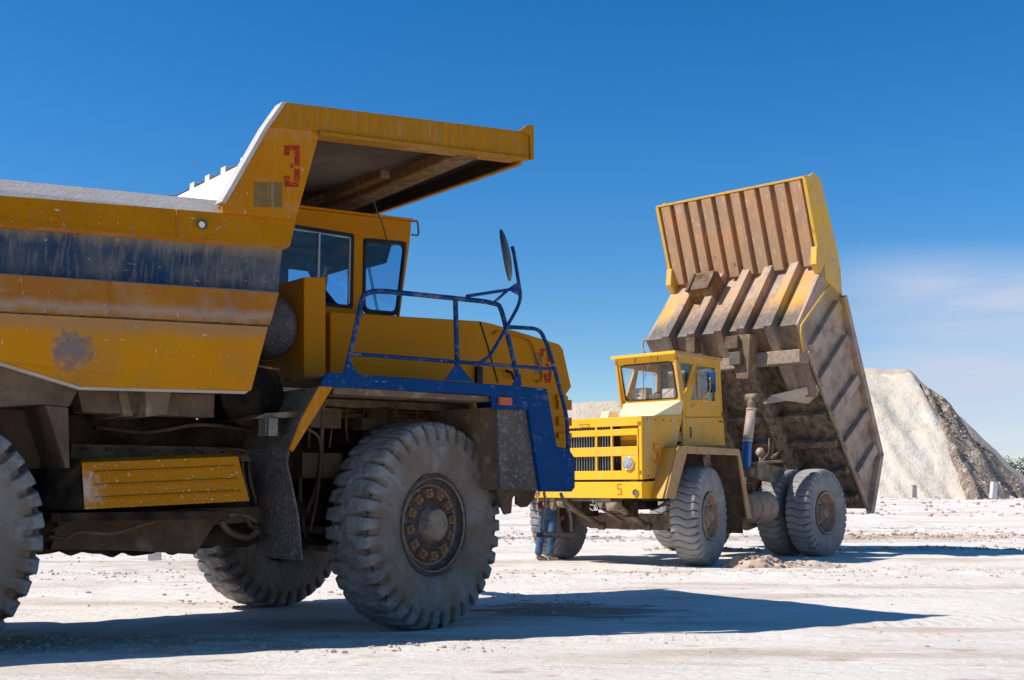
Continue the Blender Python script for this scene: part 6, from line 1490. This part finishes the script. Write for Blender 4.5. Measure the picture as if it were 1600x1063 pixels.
# mechanic in jeans leaning in behind the far truck's bumper
mech = empty('person', (0, 0, 0), 0)
fo = gnd(856, 880.5); 
fx_, fy_ = float(fo[0]), float(fo[1])+.75
mech.location = (fx_, fy_, -.0)
tag(mech, 'person in blue jeans and maroon jacket leaning in under the yellow bumper', 'person')
hipc = Vector((.05, 0, .93))
kn = [Vector((-.10, .05, .50)), Vector((.10, -.04, .50))]; an = [Vector((-.16, .05, .09)), Vector((.06, -.06, .09))]
chest = Vector((.02, .30, 1.12)); neck = Vector((.05, .50, 1.18)); 
bch = [[(tuple(hipc), .14), (tuple(hipc+Vector((-.02, .14, .08))), .13), (tuple(chest), .15), (tuple(neck), .06), (tuple(neck+Vector((.02, .08, .02))), .06)]]
for i in (0, 1):
    hj = hipc+Vector((-.09 if i == 0 else .09, 0, -.06))
    bch.append([(tuple(hipc), .14), (tuple(hj), .095), (tuple(kn[i]), .06), (tuple(an[i]), .042), (tuple(an[i]+Vector((.14, -.02, -.05))), .035)])
    sh = chest+Vector((-.17 if i == 0 else .17, .06, .02)); el = sh+Vector((-.07 if i == 0 else .1, .05, -.20)); wr = el+Vector((.03, .15, -.10))
    bch.append([(tuple(chest), .15), (tuple(sh), .06), (tuple(el), .045), (tuple(wr), .03)]); hand(bch, wr, (.2, .9, -.3), (1, 0, 0))
mech_b = skin('body', bch, 'skin', mech)
hmb, hf, hr2, hu = head(mech, neck+Vector((.03, .16, .05)), (.1, .9, -.2)); hmb.build('head', 'skin', mech_b)
mb = MB(); hmb2, *_ = head(mech, neck+Vector((.03, .145, .07)), (.1, .9, -.2)); hmb2.build('hair', 'hair', mech_b)
tch = [[(tuple(hipc+Vector((0, .06, .05))), .155), (tuple(hipc), .160)]]
for i in (0, 1):
    hj = hipc+Vector((-.09 if i == 0 else .09, 0, -.06)); m1_ = hj.lerp(kn[i], .5)
    tch.append([(tuple(hipc), .160), (tuple(hj), .115), (tuple(m1_), .098), (tuple(kn[i]), .082), (tuple(kn[i].lerp(an[i], .5)+Vector((-.01, 0, 0))), .078), (tuple(an[i]+Vector((0, 0, .0))), .082)])
skin('trousers', tch, 'denim', mech)
jch = [[(tuple(hipc+Vector((-.20, .05, .06))), .13), (tuple(hipc+Vector((-.06, .16, .12))), .17), (tuple(chest), .18), (tuple(neck-Vector((0, .03, 0))), .085)]]
for i in (0, 1):
    sh = chest+Vector((-.17 if i == 0 else .17, .06, .02)); el = sh+Vector((-.07 if i == 0 else .1, .05, -.20)); wr = el+Vector((.02, .11, -.08))
    jch.append([(tuple(chest), .18), (tuple(sh), .08), (tuple(el), .062), (tuple(wr), .05)])
skin('jacket', jch, 'maroon', mech)
for i in (0, 1):
    a_ = an[i]
    mb = MB(); 
    skin('boot', [[(tuple(a_+Vector((0, 0, .03))), .055), (tuple(a_+Vector((-.01, 0, -.045))), .048), (tuple(a_+Vector((.09, -.015, -.05))), .045), (tuple(a_+Vector((.18, -.03, -.058))), .034)]], 'shoe', mech)

# driver in the near truck's cab
dh = A.Y(497, 418, .55)
drv = empty('person', tuple(A.o+A.f*(dh[0]-.07)+A.l*.55+np.array([0, 0, dh[2]-.83])), A.ang)
tag(drv, 'driver with a dark peaked cap sitting at the wheel in the near truck cab', 'person')
hp_ = Vector((0, 0, .08)); ch3 = Vector((-.02, 0, .48)); nk3 = Vector((.03, 0, .64))
dch = [[(tuple(hp_), .14), (tuple(Vector((-.04, 0, .28))), .13), (tuple(ch3), .15), (tuple(nk3), .058), (tuple(nk3+Vector((.02, 0, .06))), .056)]]
for s in (-1, 1):
    hj = hp_+Vector((.04, s*.1, -.01)); k3 = hj+Vector((.42, s*.04, .04)); a3 = k3+Vector((.1, 0, -.36))
    dch.append([(tuple(hp_), .14), (tuple(hj), .085), (tuple(k3), .06), (tuple(a3), .04), (tuple(a3+Vector((.14, 0, -.03))), .035)])
    sh = ch3+Vector((0, s*.19, .04)); el = sh+Vector((.18, s*.06, -.2)); wr = Vector((.44, s*.17, .34))
    dch.append([(tuple(ch3), .15), (tuple(sh), .06), (tuple(el), .045), (tuple(wr), .03)]); hand(dch, wr, (.8, -.2*s, .3), (0, 0, 1), 1.1)
db = skin('body', dch, 'skin', drv)
hmb, hf, hr2, hu = head(drv, nk3+Vector((.045, 0, .17)), (1, 0, -.05)); hmb.build('head', 'skin', db)
mb = MB(); mb.lathe([(.001, -.17), (.06, -.15), (.092, -.08), (.104, .0), (.10, .04)], c=tuple(nk3+Vector((.012, 0, .21))), axis='z', n=24); mb.build('hair', 'hair', db)
c = nk3+Vector((.035, 0, .225)); mb = MB(); mb.lathe([(.112, -.02), (.110, 0), (.105, .03), (.085, .075), (.04, .095), (.001, .1)], c=tuple(c), axis='z', n=24); mb.add([(c.x+.06, -.075, c.z+.005), (c.x+.06, .075, c.z+.005), (c.x+.185, .045, c.z-.02), (c.x+.185, -.045, c.z-.02), (c.x+.06, -.075, c.z+.015), (c.x+.06, .075, c.z+.015), (c.x+.185, .045, c.z-.012), (c.x+.185, -.045, c.z-.012)], [(0, 1, 2, 3), (7, 6, 5, 4), (0, 4, 5, 1), (1, 5, 6, 2), (2, 6, 7, 3), (3, 7, 4, 0)]); mb.build('cap', 'hair', db)
jch = [[(tuple(hp_+Vector((0, 0, .05))), .15), (tuple(Vector((-.04, 0, .28))), .155), (tuple(ch3), .17), (tuple(nk3-Vector((0, 0, .02))), .075)]]
for s in (-1, 1):
    sh = ch3+Vector((0, s*.19, .04)); el = sh+Vector((.18, s*.06, -.2)); wr = Vector((.44, s*.17, .34)); jch.append([(tuple(ch3), .17), (tuple(sh), .08), (tuple(el), .06), (tuple(el.lerp(wr, .9)), .045)])
skin('shirt', jch, 'shirtdark', drv)

# ------------------------------------------------------------------ each repeated piece becomes a part of its own
def pieces(me):
    par = list(range(len(me.vertices)))
    def fd(a):
        while par[a] != a: par[a] = par[par[a]]; a = par[a]
        return a
    for e in me.edges:
        a, b2 = fd(e.vertices[0]), fd(e.vertices[1])
        if a != b2: par[a] = b2
    return [fd(i) for i in range(len(par))]
def split(o, how):
    me = o.data; root_ = pieces(me); groups = {}
    cen = {}
    for i, r_ in enumerate(root_): cen.setdefault(r_, []).append(me.vertices[i].co.y)
    mid = 0. if how != 'side5' else -.1
    for p in me.polygons:
        r_ = root_[p.vertices[0]]
        key = r_ if how == 'loose' else (sum(cen[r_])/len(cen[r_]) > mid)
        groups.setdefault(key, []).append(p)
    if len(groups) < 2: return
    keep = list(groups.values())
    for i, ps in enumerate(keep):
        ids = sorted({v_ for p in ps for v_ in p.vertices}); mp_ = {v_: j for j, v_ in enumerate(ids)}
        nm = bpy.data.meshes.new(me.name); nm.from_pydata([tuple(me.vertices[v_].co) for v_ in ids], [], [tuple(mp_[v_] for v_ in p.vertices) for p in ps])
        for m_ in me.materials: nm.materials.append(m_)
        for q, p in zip(nm.polygons, ps): q.use_smooth = p.use_smooth; q.material_index = p.material_index
        if i == 0: first = nm
        else:
            c = o.copy(); c.data = nm; col.objects.link(c)
    o.data = first
LOOSE = ('hood_catch', 'brake_line', 'weld_seam', 'hood_latch', 'axle', 'gusset', 'towing_eye', 'radiator_slat', 'canopy_rib_end', 'grille_bar', 'stop_pad', 'windscreen_wiper', 'headboard_rib_pair')
SIDES = ('canopy_skirt', 'canopy_side_plate', 'canopy_rear_flange', 'floor_side_beam', 'mud_flap', 'fender_inner', 'fender_top', 'top_rail_slope', 'top_rail', 'rail_ledge', 'blue_side_panel', 'middle_ledge', 'middle_side_panel', 'lower_ledge', 'lower_side_panel', 'bottom_lip', 'body_rail', 'floor_edge_strip', 'side_rib', 'canopy_cheek', 'canopy_side_lip', 'corner_gusset', 'suspension_strut', 'suspension_arm', 'hinge_lug')
for o in list(bpy.data.objects):
    if o.type != 'MESH': continue
    base = o.name.split('.')[0]; up_ = o
    while up_.parent: up_ = up_.parent
    s5 = up_ == t5
    if base in LOOSE: split(o, 'loose')
    elif base in SIDES or (s5 and base in ('front_fender', 'hood')): split(o, 'side5' if s5 else 'side')

# ================================================================== sky, sun, camera
w = bpy.data.worlds.new('World'); scn.world = w; w.use_nodes = True; nt = w.node_tree
bg = nt.nodes['Background']
SUN_EL = 48.; to_sun = Vector((-.9757, -.2191, 0)); 
sky = N(nt, 'ShaderNodeTexSky', sky_type='NISHITA'); sky.sun_disc = False; sky.sun_elevation = R(SUN_EL); sky.sun_rotation = math.atan2(to_sun.x, to_sun.y) % (2*math.pi)
sky.air_density = .9; sky.dust_density = .15; sky.ozone_density = 3.5; sky.altitude = 500
hsv = N(nt, 'ShaderNodeHueSaturation'); hsv.inputs['Saturation'].default_value = 1.36; hsv.inputs['Hue'].default_value = .497
nt.links.new(sky.outputs[0], hsv.inputs['Color'])
tint = N(nt, 'ShaderNodeMix', data_type='RGBA', blend_type='MULTIPLY'); tint.inputs['Factor'].default_value = 1.; nt.links.new(hsv.outputs[0], tint.inputs['A']); tint.inputs['B'].default_value = (.80, 1.0, 1.10, 1)
tc = N(nt, 'ShaderNodeTexCoord'); sx = N(nt, 'ShaderNodeSeparateXYZ'); nt.links.new(tc.outputs['Generated'], sx.inputs[0])
def mth(op, a, b_=None, c=None):
    n = N(nt, 'ShaderNodeMath', operation=op)
    for i, v_ in enumerate((a, b_, c)):
        if v_ is None: continue
        if isinstance(v_, (int, float)): n.inputs[i].default_value = v_
        else: nt.links.new(v_, n.inputs[i])
    return n.outputs[0]
az = mth('DIVIDE', sx.outputs[0], sx.outputs[1]); el = mth('DIVIDE', sx.outputs[2], sx.outputs[1])
mp = N(nt, 'ShaderNodeMapping'); mp.inputs['Scale'].default_value = (2.2, 2.2, 15); mp.inputs['Rotation'].default_value = (0, R(-4), 0); nt.links.new(tc.outputs['Generated'], mp.inputs[0])
nz = N(nt, 'ShaderNodeTexNoise'); nz.inputs['Scale'].default_value = 2.2; nz.inputs['Detail'].default_value = 7; nz.inputs['Roughness'].default_value = .55; nz.inputs['Distortion'].default_value = .3; nt.links.new(mp.outputs[0], nz.inputs['Vector'])
def mr(v_, a, b_, lo=0, hi=1, smooth=True):
    n = N(nt, 'ShaderNodeMapRange'); n.interpolation_type = 'SMOOTHSTEP' if smooth else 'LINEAR'
    n.inputs['From Min'].default_value = a; n.inputs['From Max'].default_value = b_; n.inputs['To Min'].default_value = lo; n.inputs['To Max'].default_value = hi; nt.links.new(v_, n.inputs['Value']); return n.outputs[0]
cl_ = mth('MULTIPLY', mr(nz.outputs['Fac'], .34, .64, .58, 1), mr(az, .20, .40))
cl_ = mth('MULTIPLY', cl_, mr(el, .225, .165)); cl_ = mth('MULTIPLY', cl_, mr(el, -.02, .12, .75, 1)); cl_ = mth('MULTIPLY', cl_, .92)
cl_ = mth('MULTIPLY', cl_, mr(sx.outputs[1], .3, .5))
mx = N(nt, 'ShaderNodeMix', data_type='RGBA'); nt.links.new(cl_, mx.inputs['Factor']); nt.links.new(tint.outputs['Result'], mx.inputs['A']); mx.inputs['B'].default_value = (4.4, 4.85, 6.0, 1)
t2 = N(nt, 'ShaderNodeMix', data_type='RGBA'); nt.links.new(mr(el, .06, .36, 0, 1), t2.inputs['Factor']); t2.inputs['A'].default_value = (1.12, .98, .93, 1); t2.inputs['B'].default_value = (1.08, 1.04, 1.10, 1); nt.links.new(t2.outputs['Result'], tint.inputs['B'])
nt.links.new(mx.outputs['Result'], bg.inputs[0]); bg.inputs[1].default_value = .11
sl = bpy.data.lights.new('sun', 'SUN'); sl.energy = 5.; sl.angle = R(.5); sl.color = (1, .935, .85)
so = bpy.data.objects.new('sun', sl); col.objects.link(so)
dirv = Vector((to_sun.x*math.cos(R(SUN_EL)), to_sun.y*math.cos(R(SUN_EL)), math.sin(R(SUN_EL))))
so.rotation_euler = dirv.to_track_quat('Z', 'Y').to_euler(); so.location = (-20, -10, 30)
cam = bpy.data.cameras.new('camera'); cam.sensor_width = 36; cam.lens = 36*F/1600; cam.clip_end = 6000; cam.clip_start = .1
co_ = bpy.data.objects.new('camera', cam); col.objects.link(co_); co_.location = (0, 0, EYE); co_.rotation_euler = (math.pi/2+PIT, 0, 0); scn.camera = co_
vs_ = scn.view_settings; vs_.view_transform = 'Standard'; vs_.look = 'None'; vs_.exposure = .3; vs_.gamma = 1.
scn.cycles.max_bounces = 8; scn.cycles.transparent_max_bounces = 12
